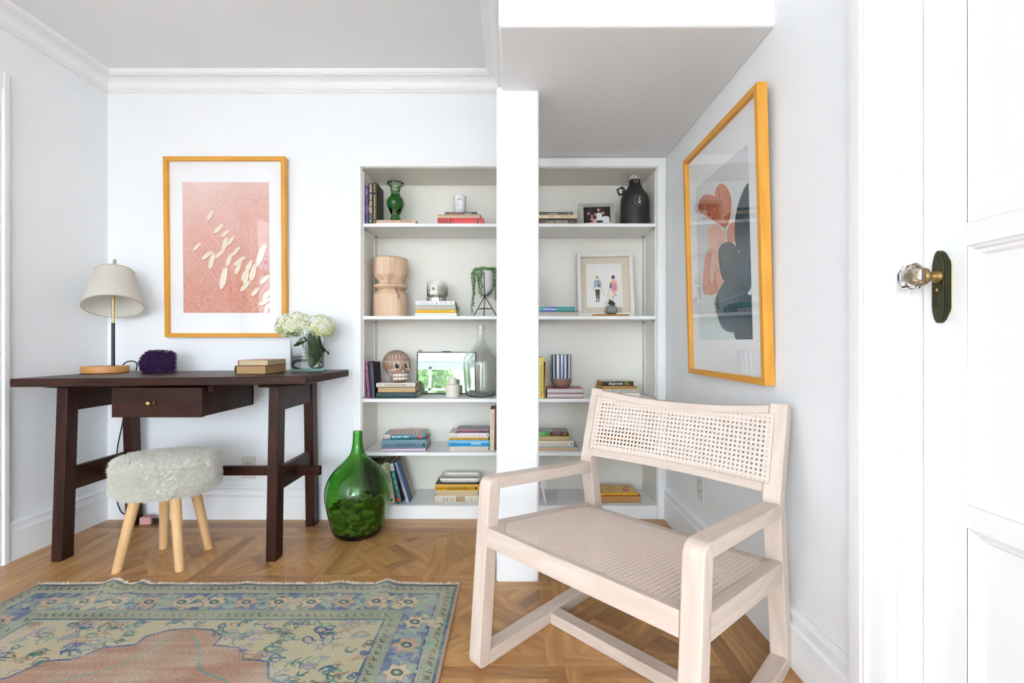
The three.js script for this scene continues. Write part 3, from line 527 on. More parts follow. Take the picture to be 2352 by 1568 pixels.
// ------------------------------------------------------------------ amethyst geode
{
  const x = -1.677, z = 0.19, y = DESK(x) + 0.0008, g = thing('amethyst_geode', 'chunk of dark purple amethyst crystal standing beside the desk lamp', 'crystal', [x, y, z], R(30)); g.scale.x = 0.8;
  const outline = rounded([[-0.074, 0, 0.01], [0.086, 0, 0.004], [0.088, 0.088, 0.008], [0.055, 0.104, 0.03], [-0.02, 0.108, 0.03], [-0.062, 0.096, 0.03], [-0.088, 0.045, 0.03]]);
  part('rind', prism(outline, -0.022, 0.010, 0.004), std({ color: col(88, 86, 88), roughness: 0.85, bumpMap: plasterBump, bumpScale: 0.002 }), g);
  const cr = []; const pts = outline.getPoints(10), inside = (px, py) => { let r = false; for (let i = 0, j = pts.length - 1; i < pts.length; j = i++) if ((pts[i].y > py) !== (pts[j].y > py) && px < (pts[j].x - pts[i].x) * (py - pts[i].y) / (pts[j].y - pts[i].y) + pts[i].x) r = !r; return r; };
  for (let k = 0; k < 900; k++) {
    const px = rr(-0.086, 0.086), py = rr(0.002, 0.1); if (!inside(px, py)) continue;
    const r = rr(0.003, 0.0075), h = rr(0.6, 1.3) * r, bulge = 0.012 * (1 - Math.pow(px / 0.09, 2));
    const q = norm(mergeGeometries([new THREE.CylinderGeometry(r, r, h, 6, 1, true).translate(0, h / 2 - r * 0.5, 0), new THREE.ConeGeometry(r, r * 1.5, 6, 1, true).translate(0, h + r * 0.25, 0)].map(norm)));
    q.computeVertexNormals(); q.rotateX(Math.PI / 2 + rr(-0.6, 0.6)).rotateY(rr(-0.6, 0.6)).translate(px, py, 0.010 + bulge * rr(0.5, 1)); cr.push(q);
  }
  for (let k = 0; k < 26; k++) { const t = rnd(), r = rr(0.005, 0.009), q = norm(new THREE.ConeGeometry(r, r * 2.2, 6, 1)); q.computeVertexNormals(); q.rotateZ(Math.PI / 2 + rr(-0.4, 0.4)).translate(-0.080 + rr(-0.004, 0.006) - 0.006 * Math.sin(t * 3.1), 0.012 + 0.062 * t, rr(-0.045, 0.012)); cr.push(q); }
  part('crystals', cr, phy({ color: col(110, 74, 138), roughness: 0.12, clearcoat: 0.5, clearcoatRoughness: 0.1, flatShading: true, map: dataTex(64, 64, () => { const n = 50 + 205 * Math.pow(rnd(), 1.6); return [n, n * 0.95, n]; }) }), g, 'stuff', 'dark purple crystal points');
}

// ------------------------------------------------------------------ small pink box and plug on the floor
{
  const g = thing('pink_box', 'small pink box on the floor behind the fluffy stool', 'box', [-1.828, 0.0005, 0.066], R(4));
  part('body', rbox(0.052, 0.036, 0.036, 0.003, 0, 0.018, 0), std({ color: col(216, 160, 156), roughness: 0.6 }), g);
  part('plug', [rbox(0.022, 0.022, 0.02, 0.004, 0.042, 0.013, 0.002), cyl(0.003, 0.003, 0.014, 0.028, 0.012, 0, 8)], M.black, g);
}

// ------------------------------------------------------------------ books: every spine has its own strip of one printed sheet
const [sheet, sx] = canvas(2048, 2048); let cellNo = 0;
const CW = 512, CH = 64, sheetTex = canvasTex(sheet);
sx.fillStyle = '#888'; sx.fillRect(0, 0, 2048, 2048);
function cell(bg, aspect, draw) {
  const n = cellNo++, x = (n % 4) * CW, y = Math.floor(n / 4) * CH;
  sx.save(); sx.beginPath(); sx.rect(x, y, CW, CH); sx.clip(); sx.fillStyle = bg; sx.fillRect(x, y, CW, CH);
  if (draw) { sx.translate(x + 16, y); sx.scale((CW - 16) / (100 * aspect), CH / 100); draw(sx, 100 * aspect); }
  sx.restore();
  const sw = [(x + 7) / 2048, 1 - (y + 32) / 2048];
  return { u0: (x + 17) / 2048, u1: (x + CW - 1) / 2048, v0: 1 - (y + CH - 1) / 2048, v1: 1 - (y + 1) / 2048, sw };
}
const txt = (c, s, x, y, size, color, o = {}) => { c.save(); c.fillStyle = color; c.font = `${o.w || 'bold'} ${size}px ${o.f || 'sans-serif'}`; c.textAlign = o.a || 'left'; c.textBaseline = 'middle'; c.translate(x, y); if (o.r) c.rotate(o.r); const k = Math.min(o.sx || 1, o.fit ? o.fit / c.measureText(s).width : 9); if (k !== 1) c.scale(k, 1); c.fillText(s, 0, 0); c.restore(); };
M.cover = std({ map: sheetTex, roughness: 0.5 });
M.coverGloss = phy({ map: sheetTex, roughness: 0.4, clearcoat: 0.4, clearcoatRoughness: 0.2 });
const pageMap = dataTex(64, 256, (u, v) => { const n = 226 + 22 * noise.noise(u * 3, v * 90, 3) + 14 * noise.noise(u * 9, v * 170, 6); return [n, n, n]; }, true, [4, 40]);
const pageMats = new Map();
const pageMat = (rgb) => { const k = rgb.join(); if (!pageMats.has(k)) pageMats.set(k, std({ color: col(...rgb), map: pageMap, roughness: 0.9 })); return pageMats.get(k); };
function book(o) {
  const { L, t, W = 0.135, bg, pages = [238, 224, 196], hard = true, spineFront = true, gloss = true } = o, b = hard ? 0.0022 : 0.0009, over = hard ? 0.0028 : 0, bulge = hard ? 0.003 : 0.0008;
  const sp = cell(bg, L / t, o.draw), tp = o.top ? cell(o.topBg || bg, L / W, o.top) : null;
  const outer = [[-W / 2, 0], [W / 2 - 0.004, 0]], inner = [[-W / 2, b], [W / 2 - 0.004, b]];
  const ns = 6; for (let k = 0; k <= ns; k++) { const y = k / ns, z = W / 2 - 0.003 + bulge * Math.sin(Math.PI * y); outer.push([z, y * t]); inner.push([z - b - 0.0006, lerp(b, t - b, y)]); }
  outer.push([W / 2 - 0.004, t], [-W / 2, t]); inner.push([W / 2 - 0.004, t - b], [-W / 2, t - b]);
  const pos = [], uv = [], n = outer.length, X0 = -L / 2, X1 = L / 2;
  const quad = (A, B, C, D, ua) => { pos.push(...A, ...B, ...C, ...A, ...C, ...D); const s = sp.sw; uv.push(...(ua ? [ua[0], ua[1], ua[2], ua[1], ua[2], ua[3], ua[0], ua[1], ua[2], ua[3], ua[0], ua[3]] : [...s, ...s, ...s, ...s, ...s, ...s])); };
  const P = (x, [z, y]) => [x, y, z];
  for (let i = 0; i < n - 1; i++) {
    const spine = i >= 2 && i < 2 + ns, topF = i === n - 2, y0 = outer[i][1] / t, y1 = outer[i + 1][1] / t;
    quad(P(X0, outer[i]), P(X1, outer[i]), P(X1, outer[i + 1]), P(X0, outer[i + 1]), spine ? [sp.u0, lerp(sp.v0, sp.v1, y0), sp.u1, lerp(sp.v0, sp.v1, y1)] : topF && tp ? [tp.u0, tp.v0, tp.u1, tp.v1] : null);
    quad(P(X1, inner[i]), P(X0, inner[i]), P(X0, inner[i + 1]), P(X1, inner[i + 1]));
    quad(P(X0, inner[i]), P(X0, outer[i]), P(X0, outer[i + 1]), P(X0, inner[i + 1])); quad(P(X1, outer[i]), P(X1, inner[i]), P(X1, inner[i + 1]), P(X1, outer[i + 1]));
  }
  quad(P(X1, outer[0]), P(X0, outer[0]), P(X0, inner[0]), P(X1, inner[0])); quad(P(X0, outer[n - 1]), P(X1, outer[n - 1]), P(X1, inner[n - 1]), P(X0, inner[n - 1]));
  const g = new THREE.BufferGeometry(); g.setAttribute('position', new THREE.BufferAttribute(new Float32Array(pos), 3)); g.setAttribute('uv', new THREE.BufferAttribute(new Float32Array(uv), 2));
  const root = thing('book', o.label, 'book', [0, 0, 0], 0, o.group);
  part('cover', toCreasedNormals(g, R(50)), gloss ? M.coverGloss : M.cover, root);
  const pw = W - over - 0.006, pg = rbox(L - 2 * over, t - 2 * b - 0.0004, pw, 0.0008, 0, t / 2, -W / 2 + over + pw / 2, 1);
  const pu = norm(pg), pp = pu.attributes.position, q = pu.attributes.uv; for (let i = 0; i < pp.count; i++) q.setXY(i, (pp.getX(i) + pp.getZ(i)) * 1, pp.getY(i));
  part('page_block', pu, pageMat(pages), root);
  if (o.standing) {            // x, y give the lower left corner of the spine; lean tips the top to the left
    const a = -Math.PI / 2 + R(o.lean || 0), c = Math.cos(a), s = Math.sin(a);
    root.rotation.z = a; root.position.set(o.x - c * L / 2, o.y - s * L / 2, o.z - W / 2);
  } else { root.position.set(o.x, o.y, o.z - W / 2); root.rotation.y = (spineFront ? 0 : Math.PI) + R(o.turn || 0); }
  return root;
}
// a pile from the bottom up: each entry rests on the one below
function pile(y, list) { for (const o of list) { book({ ...o, y: y + 0.0003 }); y += o.t + 0.0003; } return y; }
const lines = (c, w, color, n = 3, y0 = 30, y1 = 70) => { c.fillStyle = color; for (let k = 0; k < n; k++) c.fillRect(w * (0.1 + 0.3 * k), y0, w * 0.2, y1 - y0); };

// ---- top shelf, left bay
{
  const y = SHELF[4];
  book({ label: 'thin purple paperback standing at the end of the top shelf', standing: true, x: -0.7715, y, z: -0.03, L: 0.2025, t: 0.014, W: 0.13, bg: '#5b3a7e', hard: false, draw: (c, w) => { txt(c, 'Shelley', w * 0.08, 50, 62, '#e6dcf0', { f: 'serif' }); txt(c, 'BODY TIES', w * 0.5, 52, 56, '#c9b7dd', { w: 'normal' }); txt(c, '///', w * 0.9, 50, 55, '#e6dcf0'); } });
  book({ label: 'black and grey book lettered GOOD GOD AND MAN beside a purple paperback', standing: true, x: -0.7555, y, z: -0.03, L: 0.216, t: 0.0215, W: 0.13, bg: '#262429', hard: false, draw: (c, w) => { c.fillStyle = '#4f5c66'; c.fillRect(w * 0.74, 22, w * 0.2, 58); txt(c, 'GOOD, GOD AND MAN', w * 0.02, 42, 74, '#e3d6c3', { fit: w * 0.7 }); txt(c, 'FREEDOM', w * 0.52, 82, 32, '#d8b07c'); c.fillStyle = '#cfd6da'; c.beginPath(); c.arc(w * 0.9, 50, 16, 0, 7); c.fill(); } });
  book({ label: 'black hardback with yellow lettering THE BREAKING OF THE IMAGE standing by green glass candlestick', standing: true, x: -0.7330, y, z: -0.03, L: 0.2205, t: 0.0205, W: 0.13, bg: '#1b1a1c', gloss: false, draw: (c, w) => { c.fillStyle = '#3a4046'; c.fillRect(0, 0, w, 16); c.fillRect(0, 84, w, 16); txt(c, 'De Martin', w * 0.03, 50, 50, '#f0cf4c', { fit: w * 0.2 }); txt(c, 'THE BREAKING OF THE IMAGE', w * 0.28, 50, 52, '#f2d24a', { fit: w * 0.58 }); txt(c, 'Revolt', w * 0.89, 50, 46, '#f0cf4c', { fit: w * 0.1 }); } });
  pile(y, [{ label: 'thin pale book lying under green glass candlestick', x: -0.6186, z: -0.03, L: 0.222, t: 0.0260, W: 0.15, bg: '#d8b99a', hard: false, pages: [240, 232, 220], draw: (c, w) => { c.fillStyle = '#efe6dc'; c.fillRect(0, 58, w, 42); txt(c, 'FIRST LIGHT', w * 0.3, 30, 36, '#a58668', { w: 'normal' }); txt(c, 'MARGARITES', w * 0.62, 28, 38, '#7a6048'); } }]);
  const t2 = pile(y, [
    { label: 'thick red book with large 86 on its spine under the frosted candle', x: -0.2753, z: -0.030, L: 0.240, t: 0.0370, W: 0.165, bg: '#e2373b', hard: false, draw: (c, w) => { c.fillStyle = '#3a1620'; txt(c, '86', w * 0.155, 60, 118, '#3a1620', { r: 0, w: 'normal', a: 'center' }); c.globalAlpha = 0.75; for (let k = 0; k < 3; k++) c.fillRect(w * (0.03 + k * 0.002), 8 + k * 26, w * 0.016, 20); c.fillRect(w * 0.27, 8, w * 0.03, 80); c.globalAlpha = 0.4; c.fillRect(w * 0.33, 10, w * 0.025, 60); c.globalAlpha = 0.9; c.fillRect(w * 0.86, 24, w * 0.035, 60); c.globalAlpha = 0.4; c.fillRect(w * 0.92, 10, w * 0.012, 70); c.globalAlpha = 1; } },
    { label: 'cream hardback turned pages outward, between red and black books under the frosted candle', x: -0.283, z: -0.04, L: 0.226, t: 0.0195, W: 0.15, bg: '#c9a878', pages: [238, 216, 188], spineFront: false },
    { label: 'thin black paperback with red lettering directly beneath the frosted candle', x: -0.2755, z: -0.05, L: 0.169, t: 0.0152, W: 0.11, bg: '#26262e', hard: false, pages: [226, 190, 140], draw: (c, w) => { txt(c, 'THEA CAPTURELOCK', w * 0.13, 50, 66, '#d9553f', { fit: w * 0.43 }); txt(c, 'ACHIEVES', w * 0.6, 50, 56, '#e8d9be', { fit: w * 0.24 }); c.fillStyle = '#6a6a72'; c.fillRect(w * 0.02, 36, w * 0.06, 30); c.fillRect(w * 0.88, 40, w * 0.08, 20); } }]);
  // frosted candle with printed label
  const cd = thing('candle', 'frosted white glass candle with a printed label on the pile topped by a black book', 'candle', [-0.287, t2 + 0.0006, -0.108]);
  part('glass', lathe([[0, 0], [0.0295, 0], [0.0305, 0.003], [0.0355, 0.0995], [0.0345, 0.1005], [0.0335, 0.0995], [0.0290, 0.014], [0, 0.013]], 48), phy({ color: col(246, 247, 249), transmission: 0.35, thickness: 0, roughness: 0.7 }), cd);
  part('wax', lathe([[0, 0.0145], [0.0286, 0.015], [0.0315, 0.065], [0, 0.066]], 40), std({ color: col(240, 238, 234), roughness: 0.6 }), cd);
  const [lc, l] = canvas(256, 320); l.fillStyle = '#f6f6f8'; l.fillRect(0, 0, 256, 320); txt(l, 'REPLICA', 128, 40, 34, '#444', { a: 'center' }); l.fillStyle = '#777'; l.beginPath(); l.moveTo(30, 84); l.quadraticCurveTo(128, 52, 226, 84); l.lineTo(226, 96); l.quadraticCurveTo(128, 78, 30, 96); l.fill(); for (let k = 0; k < 5; k++) { l.fillStyle = '#8a8a90'; l.fillRect(30, 124 + k * 34, 60 + ((k * 53) % 100), 5); l.fillRect(30, 134 + k * 34, 90 + ((k * 37) % 70), 4); } l.fillRect(60, 300, 140, 6);
  const lab = new THREE.CylinderGeometry(0.0355, 0.0327, 0.066, 20, 1, true, -0.62, 1.24).translate(0, 0.056, 0); part('label', lab, std({ map: canvasTex(lc), roughness: 0.7 }), cd);
  // green glass candlestick
  const pr = spline([[0, 0.0], [0.0465, 0.0], [0.0480, 0.004], [0.040, 0.012], [0.030, 0.017], [0.0285, 0.020], [0.030, 0.026], [0.0265, 0.031], [0.0235, 0.036], [0.031, 0.058], [0.043, 0.082], [0.0478, 0.098], [0.0455, 0.112], [0.036, 0.126], [0.0235, 0.134], [0.0230, 0.137], [0.0265, 0.142], [0.0250, 0.148], [0.0240, 0.152], [0.0285, 0.166], [0.0290, 0.174], [0.038, 0.181], [0.0475, 0.187], [0.0480, 0.191], [0.0465, 0.194], [0.036, 0.193], [0.029, 0.186], [0.022, 0.176], [0.018, 0.156], [0, 0.152]], 110);
  const g = norm(lathe(pr.map(([r, h]) => [r, h]), 72)), gp = g.attributes.position;
  for (let i = 0; i < gp.count; i++) { const h = gp.getY(i); if (h > 0.034 && h < 0.136) { const a = Math.atan2(gp.getZ(i), gp.getX(i)), k = 1 - 0.035 * Math.pow(Math.abs(Math.cos(a * 6)), 6) * Math.sin((h - 0.034) / 0.102 * Math.PI); gp.setX(i, gp.getX(i) * k); gp.setZ(i, gp.getZ(i) * k); } }
  const cs = thing('candlestick', 'green pressed glass candlestick with ribbed bulb standing on a thin pale book', 'candlestick', [-0.636, y + 0.0268, -0.118]); cs.scale.set(0.97, 1.138, 0.97);
  const cg = toCreasedNormals(g, R(60));
  part('glass', cg, phy({ color: 0xffffff, transmission: 1, thickness: 0.05, roughness: 0.03, ior: 1.5, attenuationColor: new THREE.Color().setRGB(0.17, 0.48, 0.17), attenuationDistance: 0.042 }), cs);
}
// ---- top shelf, right bay
{
  const y = SHELF[4];
  pile(y, [
    { label: 'black book lettered SECOND COMING BIBLE at the bottom of a pile of three', x: 0.2298, z: -0.03, L: 0.2048, t: 0.0350, W: 0.13, bg: '#1d1b1d', hard: false, draw: (c, w) => { txt(c, 'SECOND COMING BIBLE', w * 0.22, 52, 54, '#d9b998', { fit: w * 0.55 }); txt(c, 'STUDIES', w * 0.06, 36, 26, '#b58c6c'); txt(c, 'COMMENTARY', w * 0.06, 64, 26, '#b58c6c'); txt(c, 'BIEDERWOLF', w * 0.81, 52, 30, '#c9754e', { fit: w * 0.12 }); } },
    { label: 'cream paperback between two black books on the top shelf', x: 0.2321, z: -0.03, L: 0.2048, t: 0.0180, W: 0.13, bg: '#e8cfa6', hard: false, pages: [230, 196, 140], draw: (c, w) => { txt(c, '■ KCC', w * 0.05, 40, 36, '#8a7450'); txt(c, 'PAUL', w * 0.32, 28, 32, '#8a7450'); txt(c, 'MARSHALL', w * 0.27, 62, 34, '#8a7450'); txt(c, 'OUT OF DARKNESS', w * 0.56, 30, 30, '#8a7450'); txt(c, 'INTO THE LIGHT', w * 0.58, 64, 30, '#8a7450'); } },
    { label: 'thin black paperback with yellow lettering on top of the pile beside the photo frame', x: 0.2241, z: -0.035, L: 0.1752, t: 0.0150, W: 0.11, bg: '#1c1a16', hard: false, draw: (c, w) => { txt(c, 'Hypnosis', w * 0.03, 46, 58, '#b5a13a', { w: 'normal' }); txt(c, 'Economies', w * 0.27, 50, 60, '#e0cfae'); txt(c, '~Dr~', w * 0.82, 50, 60, '#e6dcc8'); } }]);
  // small photo frame
  const f = thing('photo_frame', 'small silver grey frame holding a party photo of five people', 'frame', [0.448, y + 0.0004, -0.098], R(-4)); f.rotation.x = R(-9);
  const fw = 0.190, fh = 0.139, b = 0.024, silver = std({ color: col(196, 198, 184), roughness: 0.4, metalness: 0.15 });
  const bev = (pts) => { const pos = []; const [A, B, C, D] = pts; pos.push(...A, ...B, ...C, ...A, ...C, ...D); const g = new THREE.BufferGeometry(); g.setAttribute('position', new THREE.BufferAttribute(new Float32Array(pos), 3)); g.computeVertexNormals(); return norm(g); };
  const o = [[-fw / 2, 0], [fw / 2, 0], [fw / 2, fh], [-fw / 2, fh]], n2 = [[-fw / 2 + b, b], [fw / 2 - b, b], [fw / 2 - b, fh - b], [-fw / 2 + b, fh - b]];
  for (let k = 0; k < 4; k++) { const q = (k + 1) % 4; part('frame', [bev([[...o[k], 0.006], [...o[q], 0.006], [...n2[q], 0.017], [...n2[k], 0.017]]), bev([[...n2[k], 0.017], [...n2[q], 0.017], [...n2[q], 0.008], [...n2[k], 0.008]]), bev([[...o[k], 0], [...o[q], 0], [...o[q], 0.006], [...o[k], 0.006]])], silver, f); }
  part('backing', box2(-fw / 2 + 0.001, fw / 2 - 0.001, 0.001, fh - 0.001, 0, 0.005), M.dark, f);
  const [pc, p] = canvas(584, 284); p.fillStyle = '#1b1618'; p.fillRect(0, 0, 584, 284); p.fillStyle = '#5c3d86'; for (let k = 0; k < 5; k++) { p.beginPath(); p.ellipse(168 + (k % 2) * 6, 20 + k * 28, 9, 14, 0, 0, 7); p.ellipse(380, 16 + k * 12, 10, 10, 0, 0, 7); p.fill(); }
  const head = (x, yy, r, hair) => { p.fillStyle = '#d99a7c'; p.beginPath(); p.ellipse(x, yy, r * 0.8, r, 0, 0, 7); p.fill(); p.fillStyle = hair; p.beginPath(); p.ellipse(x, yy - r * 0.55, r * 0.86, r * 0.62, 0, Math.PI, 0); p.fill(); p.fillStyle = '#3a2420'; p.fillRect(x - r * 0.4, yy - 4, 5, 4); p.fillRect(x + r * 0.3, yy - 4, 5, 4); p.fillStyle = '#fff'; p.fillRect(x - r * 0.25, yy + r * 0.42, r * 0.5, 4); };
  const torso = (x, w, yy, c) => { p.fillStyle = c; p.beginPath(); p.moveTo(x - w, 284); p.lineTo(x - w * 0.9, yy + 30); p.quadraticCurveTo(x, yy - 12, x + w * 0.9, yy + 30); p.lineTo(x + w, 284); p.fill(); };
  torso(88, 84, 150, '#121012'); torso(480, 90, 150, '#e4e4ee'); torso(345, 62, 84, '#eceff2'); p.fillStyle = '#17161a'; p.fillRect(286, 236, 130, 48); torso(250, 46, 190, '#cdb6ae'); torso(188, 52, 188, '#e4a6b4'); p.fillStyle = '#121012'; p.fillRect(120, 230, 80, 30);
  head(112, 102, 34, '#2a1a14'); head(330, 44, 36, '#3a2418'); head(428, 100, 36, '#1f1410'); head(186, 164, 28, '#caa58a'); head(262, 128, 30, '#8a5a3a'); p.fillStyle = '#111'; p.fillRect(332, 88, 34, 12); p.fillRect(110, 148, 8, 30);
  part('photograph', new THREE.PlaneGeometry(fw - 2 * b, fh - 2 * b).translate(0, fh / 2, 0.0082), std({ map: canvasTex(pc), roughness: 0.35 }), f);
  // black growler with swing cap
  const gx = 0.6468, gz = -0.087, gr = thing('growler_bottle', 'matte black round growler bottle with steel swing cap and ZM circle monogram', 'bottle', [gx, y + 0.0003, gz]);
  const mb = std({ color: col(34, 34, 37), roughness: 0.42 });
  part('body', lathe(spline([[0, 0], [0.070, 0], [0.0745, 0.004], [0.0755, 0.04], [0.0750, 0.10], [0.0735, 0.140], [0.0690, 0.162], [0.0575, 0.182], [0.0455, 0.199], [0.0340, 0.220], [0.0285, 0.236], [0.0292, 0.243], [0.0292, 0.250], [0.025, 0.252], [0, 0.252]], 90), 64), mb, gr);
  const hs = new THREE.Shape(), hole = new THREE.Path(); for (let k = 0; k <= 160; k++) { const a = k / 160 * 2 * Math.PI, r = 0.0215 + 0.0055 * Math.pow(Math.max(0, Math.cos(a * 4.5)), 3); k ? hs.lineTo(r * Math.cos(a), r * Math.sin(a)) : hs.moveTo(r * Math.cos(a), r * Math.sin(a)); } hole.absarc(0, 0, 0.0145, 0, Math.PI * 2, true); hs.holes.push(hole);
  part('handle', [norm(prism(hs, -0.009, 0.009, 0.003, 2)).translate(-0.0725, 0.192, 0.004), norm(rbox(0.03, 0.026, 0.016, 0.005, -0.0535, 0.184, 0.004))], mb, gr);
  const cap = part('cap', [cyl(0.0285, 0.0285, 0.005, 0, 0.2530, 0, 40), cyl(0.0265, 0.0265, 0.004, 0, 0.2580, 0, 40), cyl(0.0285, 0.0280, 0.005, 0, 0.2620, 0, 40), cyl(0.026, 0.0255, 0.003, 0, 0.2670, 0, 40), cyl(0.0275, 0.025, 0.004, 0, 0.2700, 0, 40)], std({ color: col(226, 222, 214), roughness: 0.3, metalness: 0.3 }), gr);
  part('wire_bail', [tube([[-0.011, 0.2335, 0.029], [-0.011, 0.2555, 0.0305], [-0.009, 0.2655, 0.0295], [0, 0.2675, 0.0295], [0.009, 0.2655, 0.0295], [0.011, 0.2555, 0.0305], [0.011, 0.2335, 0.029], [0, 0.2295, 0.030]], 0.0013, 60, 8, true), tube([[-0.007, 0.2395, 0.0305], [0, 0.2365, 0.0315], [0.007, 0.2395, 0.0305], [0.005, 0.2475, 0.0312], [-0.005, 0.2475, 0.0312]], 0.001, 40, 6, true)], M.metal, cap);
  const [zc, z] = canvas(256, 256); z.fillStyle = 'rgb(34,34,37)'; z.fillRect(0, 0, 256, 256); z.strokeStyle = '#8f8f92'; z.lineWidth = 7; z.beginPath(); z.arc(128, 128, 118, 0, 7); z.stroke(); txt(z, 'Z', 126, 84, 86, '#ece6da', { a: 'center' }); txt(z, 'M', 126, 172, 80, '#ece6da', { a: 'center' }); z.fillStyle = '#b9b2a6'; z.fillRect(76, 126, 102, 4);
  part('monogram', new THREE.CylinderGeometry(0.0746, 0.0756, 0.057, 16, 1, true, -0.30, 0.76).translate(0, 0.124, 0), std({ map: canvasTex(zc), roughness: 0.42 }), gr);
}
// ---- second shelf
{
  const y = SHELF[3];
  const vs = thing('carved_wood_vase', 'tall pale turned wood vase with a ringed waist at the end of the shelf', 'vase', [-0.6653, y + 0.0003, -0.128]);
  const vw = dataTex(512, 512, (u, v) => { const n = tn(u, v, 1.5, 0.5, 2), f = noise.noise(u * 90, v * 5, 3) + 0.6 * noise.noise(u * 200, v * 9, 6), d = clamp(2.4 * (fbm(u * 9, v * 2.6, 9, 4) - 0.06), 0, 1), k = clamp(4 * (fbm(u * 13 + 3, v * 5, 17, 4) - 0.24), 0, 1); return [232 + 10 * n + 10 * f - 44 * d - 84 * k, 200 + 14 * n + 11 * f - 56 * d - 92 * k, 170 + 18 * n + 11 * f - 60 * d - 84 * k]; });
  part('body', lathe(spline([[0, 0], [0.085, 0], [0.0885, 0.005], [0.0895, 0.06], [0.0895, 0.108], [0.0870, 0.122], [0.0760, 0.136], [0.0665, 0.145], [0.0660, 0.149], [0.0800, 0.155], [0.0880, 0.161], [0.0890, 0.167], [0.0850, 0.173], [0.0700, 0.180], [0.0645, 0.187], [0.0660, 0.193], [0.0770, 0.206], [0.0865, 0.220], [0.0900, 0.236], [0.0905, 0.300], [0.0880, 0.314], [0.0800, 0.3175], [0.0740, 0.312], [0.066, 0.24], [0, 0.23]], 150), 80), std({ map: vw, roughness: 0.7, bumpMap: vw, bumpScale: 0.0012 }), vs);
  const t2 = pile(y, [
    { label: 'plain white book at the bottom of the pile under the glass candle', x: -0.4051, z: -0.040, L: 0.2185, t: 0.0175, W: 0.15, bg: '#e9e7e3', hard: false },
    { label: 'bright yellow book third in the pile under the glass candle', x: -0.4062, z: -0.040, L: 0.2116, t: 0.0172, W: 0.14, bg: '#f2bd1b', draw: (c, w) => { txt(c, 'DEEP · ADVENTURES ·', w * 0.2, 50, 46, '#d79a08'); txt(c, 'HEALTHY', w * 0.62, 50, 46, '#c98e0a'); c.fillStyle = '#fbe38a'; c.beginPath(); c.arc(w * 0.92, 46, 22, 0, 7); c.fill(); } },
    { label: 'teal edged hardback with a black strap, turned pages outward under the glass candle', x: -0.4073, z: -0.042, L: 0.2139, t: 0.0248, W: 0.145, bg: '#7cb8b0', pages: [236, 222, 204], spineFront: false },
    { label: 'white paperback lettered Outliers directly beneath the glass candle', x: -0.4119, z: -0.05, L: 0.2050, t: 0.0215, W: 0.135, bg: '#e6e3e4', hard: false, draw: (c, w) => { txt(c, 'Outliers', w * 0.11, 52, 62, '#b9b2b4', { f: 'serif', w: 'normal' }); c.fillStyle = '#dbb6bd'; for (let k = 0; k < 4; k++) c.fillRect(w * (0.37 + k * 0.03), 26, 5, 50); c.fillStyle = '#6d3040'; c.beginPath(); c.arc(w * 0.55, 54, 14, 0, 7); c.fill(); txt(c, 'MALCOLM', w * 0.62, 34, 34, '#b9b2b4', { f: 'serif' }); txt(c, 'GLADWELL', w * 0.62, 66, 34, '#b9b2b4', { f: 'serif' }); c.fillStyle = '#5a6a9a'; c.fillRect(w * 0.89, 40, 36, 22); } }]);
  part('strap', [box(0.004, 0.0225, 0.001, 0, 0, 0)], M.black, scene.children[scene.children.length - 2]).position.set(-0.1085, 0.0125, -0.035);
  const jr = thing('glass_candle', 'large clear glass candle jar with square label and silver base on a pile of books', 'candle', [-0.410, t2 + 0.0003, -0.118]);
  part('base', lathe([[0, 0], [0.0575, 0], [0.0585, 0.002], [0.0585, 0.018], [0.0575, 0.0195], [0, 0.0195]], 56), M.chrome, jr);
  part('glass', lathe([[0, 0.0205], [0.0535, 0.0205], [0.0555, 0.024], [0.0560, 0.109], [0.0552, 0.110], [0.0544, 0.109], [0.0540, 0.026], [0, 0.024]], 64), phy({ color: 0xffffff, transmission: 1, thickness: 0.002, roughness: 0.01, ior: 1.45 }), jr);
  part('wax', lathe([[0, 0.0262], [0.0530, 0.0262], [0.0534, 0.056], [0.03, 0.0565], [0, 0.057]], 48), std({ color: col(226, 218, 202), roughness: 0.7 }), jr);
  const [jc, j] = canvas(160, 240); j.fillStyle = '#f3eedd'; j.fillRect(0, 0, 160, 240); j.strokeStyle = '#d9cfae'; j.lineWidth = 6; j.strokeRect(6, 6, 148, 228); j.fillStyle = '#222'; j.fillRect(52, 88, 24, 24); j.fillRect(82, 88, 24, 24); j.fillRect(52, 118, 24, 24); j.fillRect(82, 118, 24, 24); txt(j, 'JO MALONE', 80, 42, 20, '#a59f8e', { a: 'center', w: 'normal' }); txt(j, 'LONDON', 80, 196, 17, '#a59f8e', { a: 'center', w: 'normal' }); txt(j, '200g', 80, 216, 12, '#a59f8e', { a: 'center', w: 'normal' });
  part('label', new THREE.CylinderGeometry(0.0563, 0.0563, 0.059, 16, 1, true, -0.56, 0.72).translate(0, 0.064, 0), std({ map: canvasTex(jc), roughness: 0.7 }), jr);
  // trailing succulent in a pot on a wire stand
  const pl = thing('trailing_succulent', 'trailing string succulent in a white cup pot on a black wire stand', 'plant', [-0.154, y + 0.0003, -0.120]);
  const potG = lathe(spline([[0, 0.1225], [0.012, 0.123], [0.028, 0.133], [0.040, 0.150], [0.0470, 0.175], [0.0485, 0.200], [0.0485, 0.243], [0.0470, 0.2445], [0.0455, 0.243], [0.044, 0.19], [0, 0.185]], 70), 48);
  part('pot', potG, std({ color: col(224, 224, 226), roughness: 0.6 }), pl);
  part('soil', lathe([[0, 0.232], [0.0452, 0.230]], 24), std({ color: col(66, 50, 38), roughness: 1 }), pl);
  const stand = [];
